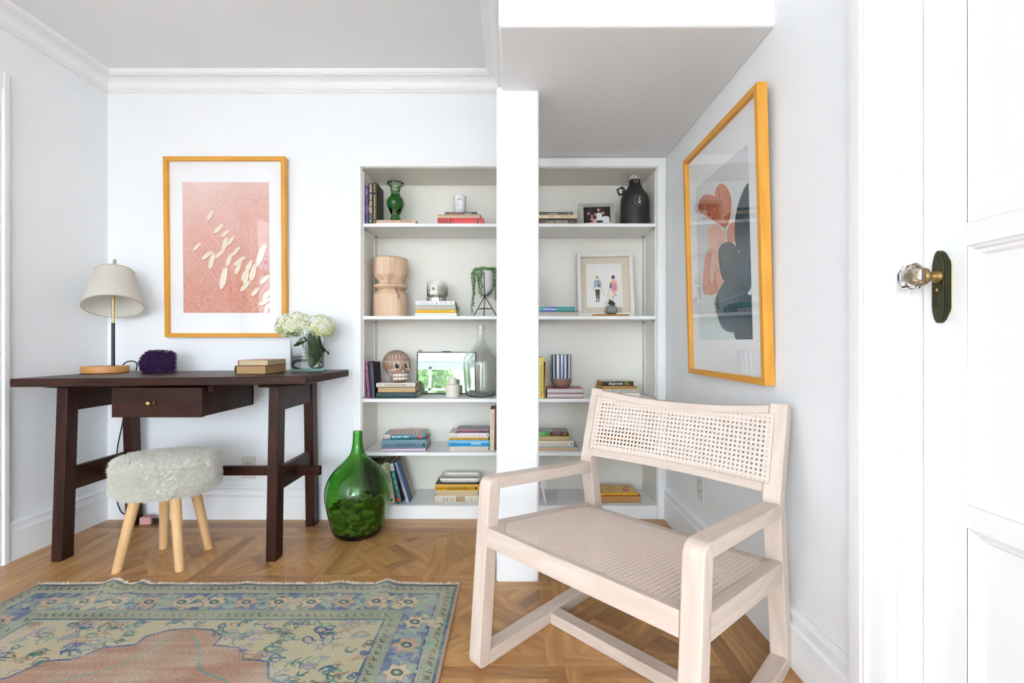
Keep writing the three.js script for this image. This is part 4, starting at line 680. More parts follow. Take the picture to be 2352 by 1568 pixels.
  for (let k = 0; k < 3; k++) { const a = R(90 + k * 120), c = Math.cos(a), s = Math.sin(a); stand.push(tube([[0.078 * c, 0.001, 0.078 * s], [0.036 * c, 0.062, 0.036 * s], [0.004 * c, 0.116, 0.004 * s], [0.018 * c, 0.122, 0.018 * s], [0.040 * c, 0.143, 0.040 * s], [0.0502 * c, 0.178, 0.0502 * s], [0.0506 * c, 0.236, 0.0506 * s]], 0.0021, 60, 8)); const b = R(90 + (k + 1) * 120), r = 0.047; stand.push(tube([[r * c, 0.046, r * s], [r * Math.cos(b), 0.046, r * Math.sin(b)]], 0.0016, 4, 6)); }
  part('wire_stand', stand, M.black, pl);
  const bead = norm(new THREE.SphereGeometry(1, 7, 5)), greens = [col(118, 156, 108), col(142, 176, 124), col(98, 136, 92), col(160, 190, 138)].map((c) => std({ color: c, roughness: 0.45 })), bl = [[], [], [], []], stems = [];
  const leafAt = (p, r, ax) => { const g = bead.clone().scale(r * 0.55, r * 0.55, r).applyQuaternion(new THREE.Quaternion().setFromUnitVectors(V(0, 0, 1), ax.clone().normalize())).translate(p.x, p.y, p.z); bl[Math.floor(rnd() * 4)].push(g); };
  const strand = (a, r0, drop, out) => { const c = Math.cos(a), s = Math.sin(a), ps = []; for (let k = 0; k <= 24; k++) { const t = k / 24, d = Math.max(0, t - 0.14) / 0.86; ps.push([c * (r0 + (out - r0) * Math.min(1, t * 5)) + 0.004 * Math.sin(t * 9 + a * 3), 0.252 + 0.012 * Math.sin(Math.min(1, t * 6) * Math.PI) - drop * d, s * (r0 + (out - r0) * Math.min(1, t * 5)) + 0.004 * Math.cos(t * 8 + a)]); } stems.push(tube(ps, 0.0008, 40, 5)); const n = Math.round(drop * 480) + 14; for (let k = 0; k < n; k++) { const t = k / n, i = Math.min(23, Math.floor(t * 24)), f = t * 24 - i, p = V(...ps[i].map((v, q) => lerp(v, ps[i + 1][q], f))), ax = V(rr(-1, 1), rr(-0.8, 0.5), rr(-1, 1)).normalize(); leafAt(p.clone().addScaledVector(ax, 0.0042), rr(0.0038, 0.0056) * (1.12 - 0.3 * t), ax); } };
  // angles: towards the room is +z
  for (const [a, drop, out] of [[178, 0.235, 0.066], [186, 0.19, 0.060], [200, 0.13, 0.062], [112, 0.150, 0.0545], [120, 0.128, 0.058], [104, 0.10, 0.055], [130, 0.07, 0.057], [2, 0.225, 0.066], [12, 0.21, 0.071], [-8, 0.17, 0.062], [26, 0.16, 0.066], [-30, 0.1, 0.06], [250, 0.12, 0.06], [290, 0.14, 0.06], [165, 0.07, 0.06]]) strand(R(a), 0.03, drop, out);
  for (let k = 0; k < 420; k++) { const a = rnd() * 6.3, r = 0.05 * Math.sqrt(rnd()), p = V(r * Math.cos(a), 0.246 + 0.022 * rnd() * (1.2 - r / 0.05 * 0.5), r * Math.sin(a)); leafAt(p, rr(0.004, 0.006), V(rr(-1, 1), rr(-0.2, 1), rr(-1, 1))); }
  part('stems', stems, std({ color: col(110, 128, 74), roughness: 0.7 }), pl, 'stuff');
  bl.forEach((g, k) => part('leaves', g, greens[k], pl, 'stuff'));
  // right bay
  book({ label: 'thin tan board book standing in the corner next to a flat pile of two', standing: true, x: 0.1215, y, z: -0.04, L: 0.213, t: 0.008, W: 0.14, bg: '#d9b98c' });
  pile(y, [
    { label: 'navy edged hardback turned pages outward under a turquoise book', x: 0.2375, z: -0.04, L: 0.2120, t: 0.0248, W: 0.145, bg: '#26345e', pages: [236, 220, 206], spineFront: false },
    { label: 'turquoise and blue book lettered Tell Me More lying on a navy hardback', x: 0.2270, z: -0.042, L: 0.1925, t: 0.0250, W: 0.14, bg: '#2f9d94', draw: (c, w) => { c.fillStyle = '#23b29b'; c.fillRect(0, 0, w * 0.1, 100); c.fillStyle = '#4a6cb8'; c.fillRect(w * 0.1, 0, w * 0.39, 100); txt(c, 'Tell Me More', w * 0.125, 52, 58, '#e6ecf6', { f: 'serif', fit: w * 0.35 }); txt(c, 'Kelly Corrigan', w * 0.54, 52, 46, '#16564e', { f: 'serif', w: 'normal', fit: w * 0.32 }); c.strokeStyle = '#1d6d62'; c.lineWidth = 5; c.beginPath(); c.arc(w * 0.94, 50, 26, 0, 7); c.stroke(); } }]);
  // white framed drawing of two walkers, leaning back
  const fr = thing('framed_drawing', 'white box frame with a drawing of two people walking, leaning on the shelf back', 'picture', [0.512, y + 0.0022, -0.187], R(-3)); fr.rotation.order = 'YXZ'; fr.rotation.x = R(-8); fr.rotation.z = R(0.6);
  const w = 0.308, h = 0.362, b = 0.021, dp = 0.034, fm = std({ color: col(236, 233, 226), roughness: 0.4 });
  for (const g of [[[-w / 2, 0], [w / 2, 0], [w / 2 - b, b], [-w / 2 + b, b]], [[w / 2, 0], [w / 2, h], [w / 2 - b, h - b], [w / 2 - b, b]], [[w / 2, h], [-w / 2, h], [-w / 2 + b, h - b], [w / 2 - b, h - b]], [[-w / 2, h], [-w / 2, 0], [-w / 2 + b, b], [-w / 2 + b, h - b]]]) part('frame', prism(g, 0, dp, 0.0012), fm, fr);
  part('linen_mount', box2(-w / 2 + b - 0.001, w / 2 - b + 0.001, b - 0.001, h - b + 0.001, 0.003, 0.008), std({ color: col(232, 220, 198), roughness: 0.95, map: dataTex(64, 64, () => { const n = rr(238, 255); return [n, n, n]; }, true, [6, 6]) }), fr);
  const [wc, c] = canvas(384, 480); c.fillStyle = '#f4f2ef'; c.fillRect(0, 0, 384, 480);
  const P = (color, pts) => { c.fillStyle = color; c.beginPath(); pts.forEach(([x, yy], i) => i ? c.lineTo(x, yy) : c.moveTo(x, yy)); c.closePath(); c.fill(); };
  const E = (color, x, yy, a, bb, r = 0) => { c.fillStyle = color; c.beginPath(); c.ellipse(x, yy, a, bb, r, 0, 7); c.fill(); };
  E('#e9d49a', 118, 150, 18, 22); E('#f0c8a0', 118, 156, 11, 15); c.fillStyle = '#2a2220'; c.fillRect(106, 144, 11, 7); c.fillRect(119, 144, 11, 7); P('#f0c8a0', [[112, 168], [124, 168], [128, 184], [108, 184]]);
  P('#9fb0c2', [[96, 178], [140, 178], [156, 190], [166, 256], [150, 262], [146, 236], [146, 266], [92, 266], [90, 236], [88, 264], [76, 258], [84, 192]]); P('#fbfbfb', [[92, 258], [146, 258], [150, 284], [90, 284]]); P('#262628', [[94, 282], [144, 282], [142, 330], [134, 396], [122, 396], [120, 312], [114, 396], [104, 396], [96, 330]]); E('#2a2020', 108, 412, 9, 11, 0.5); E('#2a2020', 130, 408, 7, 10); E('#f0c8a0', 80, 276, 6, 18); P('#f0c8a0', [[152, 258], [162, 256], [176, 288], [170, 292]]); P('#43304a', [[126, 226], [140, 222], [146, 258], [128, 260]]); c.strokeStyle = '#7a5a4a'; c.lineWidth = 4; c.beginPath(); c.moveTo(128, 228); c.lineTo(136, 182); c.stroke();
  E('#2c2a30', 292, 140, 14, 12); E('#2c2a30', 290, 158, 19, 21); E('#f0a878', 286, 172, 12, 12); P('#f0b48c', [[268, 188], [318, 186], [330, 210], [338, 280], [328, 286], [316, 226], [314, 240], [272, 240], [262, 236], [252, 252], [246, 246], [258, 206]]); P('#dc8ca0', [[278, 212], [296, 222], [312, 210], [318, 240], [330, 306], [262, 302], [268, 240]]); P('#f0b48c', [[280, 304], [292, 306], [290, 362], [282, 366]]); P('#f0b48c', [[298, 306], [316, 308], [304, 344], [294, 338]]); E('#8a5a3c', 286, 372, 8, 8); E('#8a5a3c', 312, 350, 12, 6, 0.5); P('#3a3450', [[256, 216], [268, 214], [270, 270], [250, 268]]);
  c.strokeStyle = '#b98a78'; c.lineWidth = 3; c.beginPath(); c.moveTo(174, 290); c.quadraticCurveTo(180, 330, 194, 350); c.stroke(); c.beginPath(); c.moveTo(248, 250); c.quadraticCurveTo(238, 300, 246, 350); c.stroke(); E('#efe0b0', 238, 352, 16, 24);
  part('drawing', box(0.197, 0.250, 0.0006, -0.003, 0.181, 0.0088), std({ map: canvasTex(wc), roughness: 0.8 }), fr);
  part('glazing', box(w - 2 * b, h - 2 * b, 0.0008, 0, h / 2, dp - 0.006), M.pane, fr);
  // thin orange book with balanced pebbles
  const ob = pile(y, [{ label: 'thin ochre orange book under the balanced pebbles', x: 0.5225, z: -0.075, L: 0.186, t: 0.0135, W: 0.11, bg: '#b8792f', hard: false, gloss: false, turn: 3 }]);
  const stone = (name, label, r, pos, mat, s = 1, rotz = 0) => { const g = new THREE.SphereGeometry(1, 40, 28); const p = g.attributes.position; for (let i = 0; i < p.count; i++) { const v = V().fromBufferAttribute(p, i), k = 1 + 0.06 * noise.noise(v.x * 1.4 + s, v.y * 1.4, v.z * 1.4 + s); p.setXYZ(i, v.x * r[0] * k, v.y * r[1] * k, v.z * r[2] * k); } g.computeVertexNormals(); const m = part(name, g, mat, scene); m.name = numbered(name); m.position.set(...pos); m.rotation.z = rotz; return tag(m, label, 'stone'); };
  const speck = dataTex(256, 256, (u, v) => { const n = noise.noise(u * 34, v * 34, 1) + 0.7 * noise.noise(u * 60, v * 60, 4); const t = n > 0.12 ? 196 : n < -0.18 ? 70 : 134; return [t, t * 0.99, t * 0.97]; });
  stone('granite_stone', 'round speckled grey stone resting on the ochre orange book', [0.0345, 0.026, 0.030], [0.529, ob + 0.0262, -0.12], std({ map: speck, roughness: 0.8 }), 2);
  stone('dark_pebble', 'flat dark grey pebble balanced on the round speckled stone', [0.0195, 0.0095, 0.014], [0.5315, ob + 0.0612, -0.12], std({ color: col(78, 74, 70), roughness: 0.6 }), 5, R(-10));
  stone('green_pebble', 'tiny green brown pebble at the very top of the stone stack', [0.0145, 0.0058, 0.010], [0.5280, ob + 0.0752, -0.12], std({ color: col(112, 112, 78), roughness: 0.6 }), 7, R(-24));
}
// ---- third shelf
{
  const y = SHELF[2];
  book({ label: 'mauve cloth book leaning beside a navy book at the end of the shelf', standing: true, x: -0.7620, y, z: -0.03, L: 0.188, t: 0.0165, W: 0.13, lean: 4.5, bg: '#8e4468', gloss: false, draw: (c, w) => { txt(c, 'VIEW', w * 0.14, 36, 36, '#e2c7d4'); txt(c, 'OF THE FAR', w * 0.28, 50, 34, '#d9a9c0', { fit: w * 0.2 }); txt(c, 'HILLS · JOURNEY', w * 0.5, 50, 30, '#d9a9c0', { fit: w * 0.3 }); txt(c, 'FARRAR', w * 0.84, 50, 28, '#d9a9c0'); } });
  book({ label: 'navy cloth book with black boards leaning by the painted skull', standing: true, x: -0.7430, y, z: -0.03, L: 0.185, t: 0.0225, W: 0.13, lean: 3.6, bg: '#30384e', gloss: false, top: (c, w) => { c.fillStyle = '#241f1d'; c.fillRect(-20, 0, w + 40, 100); } });
  const t3 = pile(y, [
    { label: 'dark green cloth book at the bottom of the pile beneath the painted skull', x: -0.6113, z: -0.026, L: 0.2083, t: 0.0268, W: 0.165, bg: '#22403c', gloss: false, turn: 3 },
    { label: 'black hardback turned pages outward in the middle of the pile beneath the painted skull', x: -0.612, z: -0.035, L: 0.2000, t: 0.0290, W: 0.15, bg: '#1e1c1c', pages: [236, 198, 144], spineFront: false, turn: 2 },
    { label: 'cream paperback with handwritten title directly beneath the painted skull', x: -0.620, z: -0.045, L: 0.203, t: 0.0200, W: 0.14, bg: '#e6d6c2', hard: false, pages: [226, 190, 140], turn: 3, draw: (c, w) => { txt(c, 'BOOKS', w * 0.05, 52, 30, '#4a3a30'); txt(c, 'the wandering, 2nd element', w * 0.21, 50, 62, '#2a201c', { f: 'serif', fit: w * 0.56 }); txt(c, 'Gardner', w * 0.82, 46, 34, '#8a7868', { w: 'normal', f: 'serif' }); } }]);
  // painted clay skull: star-shaped surface round a point inside the head
  const sk = thing('painted_skull', 'brown clay skull painted with white flowers and big white teeth, on three books', 'skull', [-0.628, t3 + 0.0006, -0.118], R(38));
  const smin = (a, b, k) => { const h = clamp(0.5 + 0.5 * (b - a) / k, 0, 1); return lerp(b, a, h) - k * h * (1 - h); }, smax = (a, b, k) => -smin(-a, -b, k);
  const ell = (p, cx, cy, cz, a, b, c) => { const x = (p.x - cx) / a, yy = (p.y - cy) / b, z = (p.z - cz) / c, l = Math.hypot(x, yy, z); return (l - 1) * Math.min(a, b, c); };
  const sdf = (p) => {
    let d = ell(p, 0, 0.100, -0.008, 0.0715, 0.071, 0.080);
    d = smin(d, ell(p, 0, 0.045, 0.022, 0.046, 0.046, 0.052), 0.022);
    d = smin(d, ell(p, 0, 0.028, 0.030, 0.044, 0.030, 0.045), 0.012);
    for (const s of [-1, 1]) { d = smin(d, ell(p, s * 0.043, 0.066, 0.040, 0.020, 0.013, 0.022), 0.014); d = smax(d, -ell(p, s * 0.0275, 0.0885, 0.072, 0.0125, 0.0135, 0.022), 0.003); }
    d = smin(d, ell(p, 0, 0.071, 0.058, 0.011, 0.014, 0.012), 0.012);
    d = smax(d, -ell(p, 0, 0.061, 0.079, 0.006, 0.009, 0.012), 0.003);
    return Math.max(d, -p.y);
  };
  const O = V(0, 0.062, 0.004), NU = 128, NV = 96, sp = [], suv = [], si = [];
  for (let j = 0; j <= NV; j++) for (let i = 0; i <= NU; i++) {
    const az = (i / NU) * 2 * Math.PI - Math.PI, el = (j / NV - 0.5) * Math.PI, dir = V(Math.sin(az) * Math.cos(el), Math.sin(el), Math.cos(az) * Math.cos(el));
    let t = 0.15; for (let k = 0; k < 90; k++) { const d = sdf(O.clone().addScaledVector(dir, t)); t -= d * 0.6; if (Math.abs(d) < 1e-5) break; if (t < 0.01) { t = 0.01; break; } }
    const p = O.clone().addScaledVector(dir, t); sp.push(p.x, Math.max(0, p.y), p.z); suv.push(i / NU, j / NV);
  }
  for (let j = 0; j < NV; j++) for (let i = 0; i < NU; i++) { const a = j * (NU + 1) + i, b = a + 1, c = a + NU + 1, d = c + 1; si.push(a, b, d, a, d, c); }
  const sg = new THREE.BufferGeometry(); sg.setAttribute('position', new THREE.BufferAttribute(new Float32Array(sp), 3)); sg.setAttribute('uv', new THREE.BufferAttribute(new Float32Array(suv), 2)); sg.setIndex(si); sg.computeVertexNormals();
  const [kc, kx] = canvas(1536, 768); kx.fillStyle = '#a5826c'; kx.fillRect(0, 0, 1536, 768); kx.strokeStyle = 'rgba(244,240,235,0.95)';
  const uvOf = (x, yy, z) => { const d = V(x, yy, z).sub(O), l = d.length(); return [(Math.atan2(d.x, d.z) + Math.PI) / (2 * Math.PI) * 1536, (1 - (Math.asin(d.y / l) / Math.PI + 0.5)) * 768]; };
  const petal = (x, yy, r, a, wd) => { kx.save(); kx.translate(x, yy); kx.rotate(a); kx.lineWidth = 3.8; kx.beginPath(); kx.moveTo(0, 0); kx.bezierCurveTo(r * 0.35, -wd, r * 0.8, -wd, r, 0); kx.bezierCurveTo(r * 0.8, wd, r * 0.35, wd, 0, 0); kx.stroke(); kx.lineWidth = 1.8; for (let k = -2; k <= 2; k++) { kx.beginPath(); kx.moveTo(r * 0.08, k); kx.lineTo(r * 0.55, k * wd * 0.28); kx.stroke(); } kx.restore(); };
  const flower = (x, yy, r, n, wd) => { for (let k = 0; k < n; k++) petal(x, yy, r, k / n * 2 * Math.PI + 0.2, wd); kx.fillStyle = '#efe9e2'; kx.beginPath(); kx.arc(x, yy, r * 0.1, 0, 7); kx.fill(); };
  for (const s of [-1, 1]) { flower(768 + s * 290, 452, 104, 9, 26); flower(768 + s * 520, 380, 96, 9, 24); flower(768 + s * 690, 470, 90, 8, 22); for (let k = 0; k < 5; k++) petal(768 + s * (150 + k * 34), 330 + k * 12, 70, Math.PI / 2 + s * 0.3, 18); const [ex, ey] = uvOf(s * 0.0275, 0.0885, 0.066); for (let k = 0; k < 12; k++) { const a = k / 12 * 2 * Math.PI; petal(ex + 44 * Math.cos(a), ey + 44 * Math.sin(a), 26, a, 9); } kx.fillStyle = '#0c0a0a'; kx.beginPath(); kx.ellipse(ex, ey, 38, 42, 0, 0, 7); kx.fill(); for (let k = 0; k < 7; k++) petal(768 + s * (90 + k * 26), 520 + k * 14, 60, s > 0 ? 0.5 - k * 0.05 : Math.PI - 0.5, 10); }
  for (let k = 0; k < 18; k++) petal(768 - 700 + k * 82, 120, 120, Math.PI / 2, 26); for (let k = 0; k < 18; k++) petal(768 - 660 + k * 82, 215, 74, Math.PI / 2, 18); for (let k = 0; k < 26; k++) { kx.lineWidth = 2; kx.beginPath(); kx.ellipse(k * 60, 78, 27, 36, 0, 0, 7); kx.stroke(); }
  { const [nx, ny] = uvOf(0, 0.062, 0.078); kx.fillStyle = '#efe9e2'; for (const s of [-1, 1]) { kx.beginPath(); kx.ellipse(nx + s * 11, ny + 6, 7, 24, s * -0.25, 0, 7); kx.fill(); } }
  part('head', sg, std({ map: canvasTex(kc), roughness: 0.75 }), sk);
  const ivory = std({ color: col(238, 234, 226), roughness: 0.45 });
  for (const [yy, hh] of [[0.0405, 0.0145], [0.0225, 0.0145]]) for (let k = -3; k < 4; k++) {
    const az = (k) * 0.225, dir = V(Math.sin(az), 0, Math.cos(az)), o = V(0, yy, 0.004); let t = 0.12; for (let q = 0; q < 80; q++) { const d = sdf(o.clone().addScaledVector(dir, t)); t -= d * 0.6; if (Math.abs(d) < 1e-5) break; }
    const p = o.clone().addScaledVector(dir, t - 0.0006), eps = 0.002, nx = sdf(p.clone().add(V(eps, 0, 0))) - sdf(p.clone().add(V(-eps, 0, 0))), nz = sdf(p.clone().add(V(0, 0, eps))) - sdf(p.clone().add(V(0, 0, -eps)));
    const g = rbox(0.0138, hh, 0.004, 0.0018, 0, 0, 0); g.rotateY(Math.atan2(nx, nz)); g.translate(p.x, p.y, p.z); part('tooth', g, ivory, sk);
  }
  // glass picture frame with thin black edges, reflecting the window
  const gf = thing('glass_picture', 'empty glass picture frame with thin black metal edges leaning on the shelf back', 'frame', [-0.378, y + 0.0012, -0.222], R(3)); gf.rotation.order = 'YXZ'; gf.rotation.x = R(-6.5);
  const gw = 0.330, gh = 0.236, e = 0.0045;
  for (const [a, b, c, d] of [[-gw / 2, gw / 2, 0, e], [-gw / 2, gw / 2, gh - e, gh], [-gw / 2, -gw / 2 + e, e, gh - e], [gw / 2 - e, gw / 2, e, gh - e]]) part('edge', rbox2(a, b, c, d, -0.005, 0.005, 0.001), M.black, gf);
  part('glazing', box2(-gw / 2 + e, gw / 2 - e, e, gh - e, 0.001, 0.0035), phy({ color: col(224, 236, 228), roughness: 0.0, transmission: 1, thickness: 0, ior: 2.3 }), gf);
  part('hanger', [new THREE.TorusGeometry(0.0062, 0.0012, 8, 24).translate(-gw / 2 + 0.016, gh + 0.006, 0), rbox(0.05, 0.004, 0.008, 0.001, 0, gh + 0.002, 0)], M.black, gf);
  // speckled bud vase
  const bv = thing('bud_vase', 'small speckled cream bud vase with a narrow neck in front of the glass frame', 'vase', [-0.3247, y + 0.0003, -0.092]);
  const spk = dataTex(256, 128, (u, v) => { const n = noise.noise(u * 90, v * 60, 3); return n > 0.52 ? [176, 142, 108] : [238 + 4 * n, 230 + 4 * n, 216 + 4 * n]; });
  part('body', lathe(spline([[0, 0], [0.034, 0], [0.0365, 0.004], [0.0372, 0.03], [0.0372, 0.060], [0.035, 0.066], [0.0235, 0.0685], [0.0212, 0.073], [0.0220, 0.098], [0.0228, 0.100], [0.0205, 0.1005], [0.019, 0.095], [0, 0.06]], 80), 48), std({ map: spk, roughness: 0.6 }), bv);
  // clear glass demijohn
  const dj = thing('clear_demijohn', 'clear glass demijohn bottle with long neck standing next to the white column', 'bottle', [-0.177, y + 0.0003, -0.118]);
  const od = [[0, 0.002], [0.05, 0.0], [0.070, 0.002], [0.080, 0.012], [0.0865, 0.05], [0.0925, 0.11], [0.0955, 0.17], [0.093, 0.195], [0.080, 0.222], [0.058, 0.247], [0.036, 0.272], [0.0245, 0.298], [0.0205, 0.325], [0.0192, 0.352], [0.0215, 0.356], [0.0222, 0.378], [0.0215, 0.381]];
  const os = spline(od, 80), ins = spline(od.slice(1).map(([r, h]) => [Math.max(0.002, r - 0.0028), h < 0.02 ? h + 0.006 : h]), 80).reverse();
  part('glass', lathe([...os, ...ins, [0, 0.008]], 72), phy({ color: 0xffffff, transmission: 1, thickness: 0.003, roughness: 0.01, ior: 1.47, attenuationColor: new THREE.Color().setRGB(0.84, 0.90, 0.80), attenuationDistance: 0.02 }), dj);
  // right bay
  book({ label: 'thin lemon yellow book standing at the corner of the shelf, next to a yellow paperback', standing: true, x: 0.117, y, z: -0.03, L: 0.224, t: 0.0125, W: 0.15, lean: -1.2, bg: '#f2dc1a', hard: false });
  book({ label: 'yellow paperback lettered 101 Ways To Be ROMANTIC beside the striped cup', standing: true, x: 0.1345, y, z: -0.03, L: 0.212, t: 0.0238, W: 0.13, lean: 0, bg: '#e2cc3f', hard: false, draw: (c, w) => { txt(c, 'Godek', w * 0.05, 46, 38, '#7a6a28', { w: 'normal' }); txt(c, 'ROMANTIC', w * 0.19, 52, 66, '#4a3c1c', { f: 'serif', fit: w * 0.35 }); txt(c, 'Ways To Be', w * 0.56, 56, 48, '#4a3c1c', { f: 'serif', fit: w * 0.22 }); txt(c, '101', w * 0.8, 48, 60, '#2a2014', { fit: w * 0.11 }); c.fillStyle = '#c4242c'; c.beginPath(); c.arc(w * 0.935, 52, 20, 0, 7); c.fill(); } });
  book({ label: 'thin worn brown paperback leaning between yellow paperback and red books', standing: true, x: 0.1595, y, z: -0.03, L: 0.184, t: 0.0075, W: 0.12, lean: -2.2, bg: '#a87e58', hard: false, gloss: false });
  const rb = pile(y, [
    { label: 'red edged white book at the bottom of the pair under the striped cup', x: 0.2695, z: -0.03, L: 0.1910, t: 0.0245, W: 0.14, bg: '#a32a34', pages: [240, 234, 234], spineFront: false },
    { label: 'red book with white page edges directly beneath the striped cup', x: 0.2690, z: -0.03, L: 0.1900, t: 0.0255, W: 0.14, bg: '#a32a34', pages: [240, 234, 234], spineFront: false }]);
  const cp = thing('striped_cup', 'tall ceramic cup with blue and cream vertical stripes over a bare clay foot', 'cup', [0.2590, rb + 0.0004, -0.112]);
  const [uc, u] = canvas(1024, 64); u.fillStyle = '#e9dfcc'; u.fillRect(0, 0, 1024, 64); u.fillStyle = '#27508c'; let uu = 0; while (uu < 1024) { const wd = rr(20, 38); u.fillRect(uu, 0, wd, 64); uu += wd + rr(16, 42); }
  part('glazed_wall', lathe([[0.0560, 0.045], [0.0575, 0.080], [0.0578, 0.172], [0.0565, 0.1735], [0.0540, 0.172], [0.053, 0.06], [0.053, 0.045]], 64), phy({ map: canvasTex(uc), roughness: 0.25, clearcoat: 0.6, clearcoatRoughness: 0.1 }), cp);
  part('clay_foot', lathe(spline([[0, 0], [0.034, 0], [0.043, 0.006], [0.0525, 0.022], [0.0560, 0.0448], [0.053, 0.0449], [0, 0.043]], 40), 64), std({ color: col(150, 122, 108), roughness: 0.85 }), cp);
  pile(y, [
    { label: 'white book at the bottom of the pile behind the chair back', x: 0.5622, z: -0.05, L: 0.2011, t: 0.0226, W: 0.15, bg: '#efeeec', hard: false, pages: [242, 240, 236] },
    { label: 'pale book with blue upside down lettering in the pile behind the chair back', x: 0.560, z: -0.06, L: 0.1928, t: 0.0190, W: 0.14, bg: '#e0d6c2', hard: false, turn: 4, pages: [214, 178, 122], draw: (c, w) => { c.fillStyle = '#3a7ab0'; c.beginPath(); c.arc(w * 0.08, 44, 16, 0, 7); c.fill(); txt(c, 'THE MANAGEMENT OF MEANING', w * 0.84, 42, 46, '#3a78ac', { r: Math.PI, fit: w * 0.6 }); txt(c, 'BARNES', w * 0.99, 42, 32, '#7a6448', { r: Math.PI, fit: w * 0.12 }); c.fillStyle = '#b88f4c'; c.fillRect(0, 84, w, 16); } },
    { label: 'tan paperback with aged pages under the book lettered Megatrends', x: 0.5575, z: -0.068, L: 0.1850, t: 0.0165, W: 0.13, bg: '#c9924c', hard: false, turn: 5, pages: [206, 160, 96], spineFront: false },
    { label: 'black spined paperback lettered Megatrends on top of the pile behind the chair', x: 0.5520, z: -0.076, L: 0.1689, t: 0.0235, W: 0.11, bg: '#2b2522', hard: false, turn: 5, pages: [190, 140, 86], topBg: '#d9cbb8', top: (c, w) => { c.fillStyle = '#c86a5a'; c.fillRect(w * 0.15, 30, w * 0.3, 20); c.fillStyle = '#7f9a6a'; c.fillRect(w * 0.5, 44, w * 0.25, 20); }, draw: (c, w) => { c.fillStyle = '#d8502f'; c.beginPath(); c.arc(w * 0.1, 52, 11, 0, 7); c.fill(); txt(c, 'Megatrends', w * 0.2, 50, 76, '#f0ece6', { fit: w * 0.46 }); txt(c, 'John', w * 0.71, 30, 38, '#e6dc3a'); txt(c, 'Naisbitt', w * 0.71, 66, 40, '#e6dc3a', { sx: 0.8 }); } }]);
}
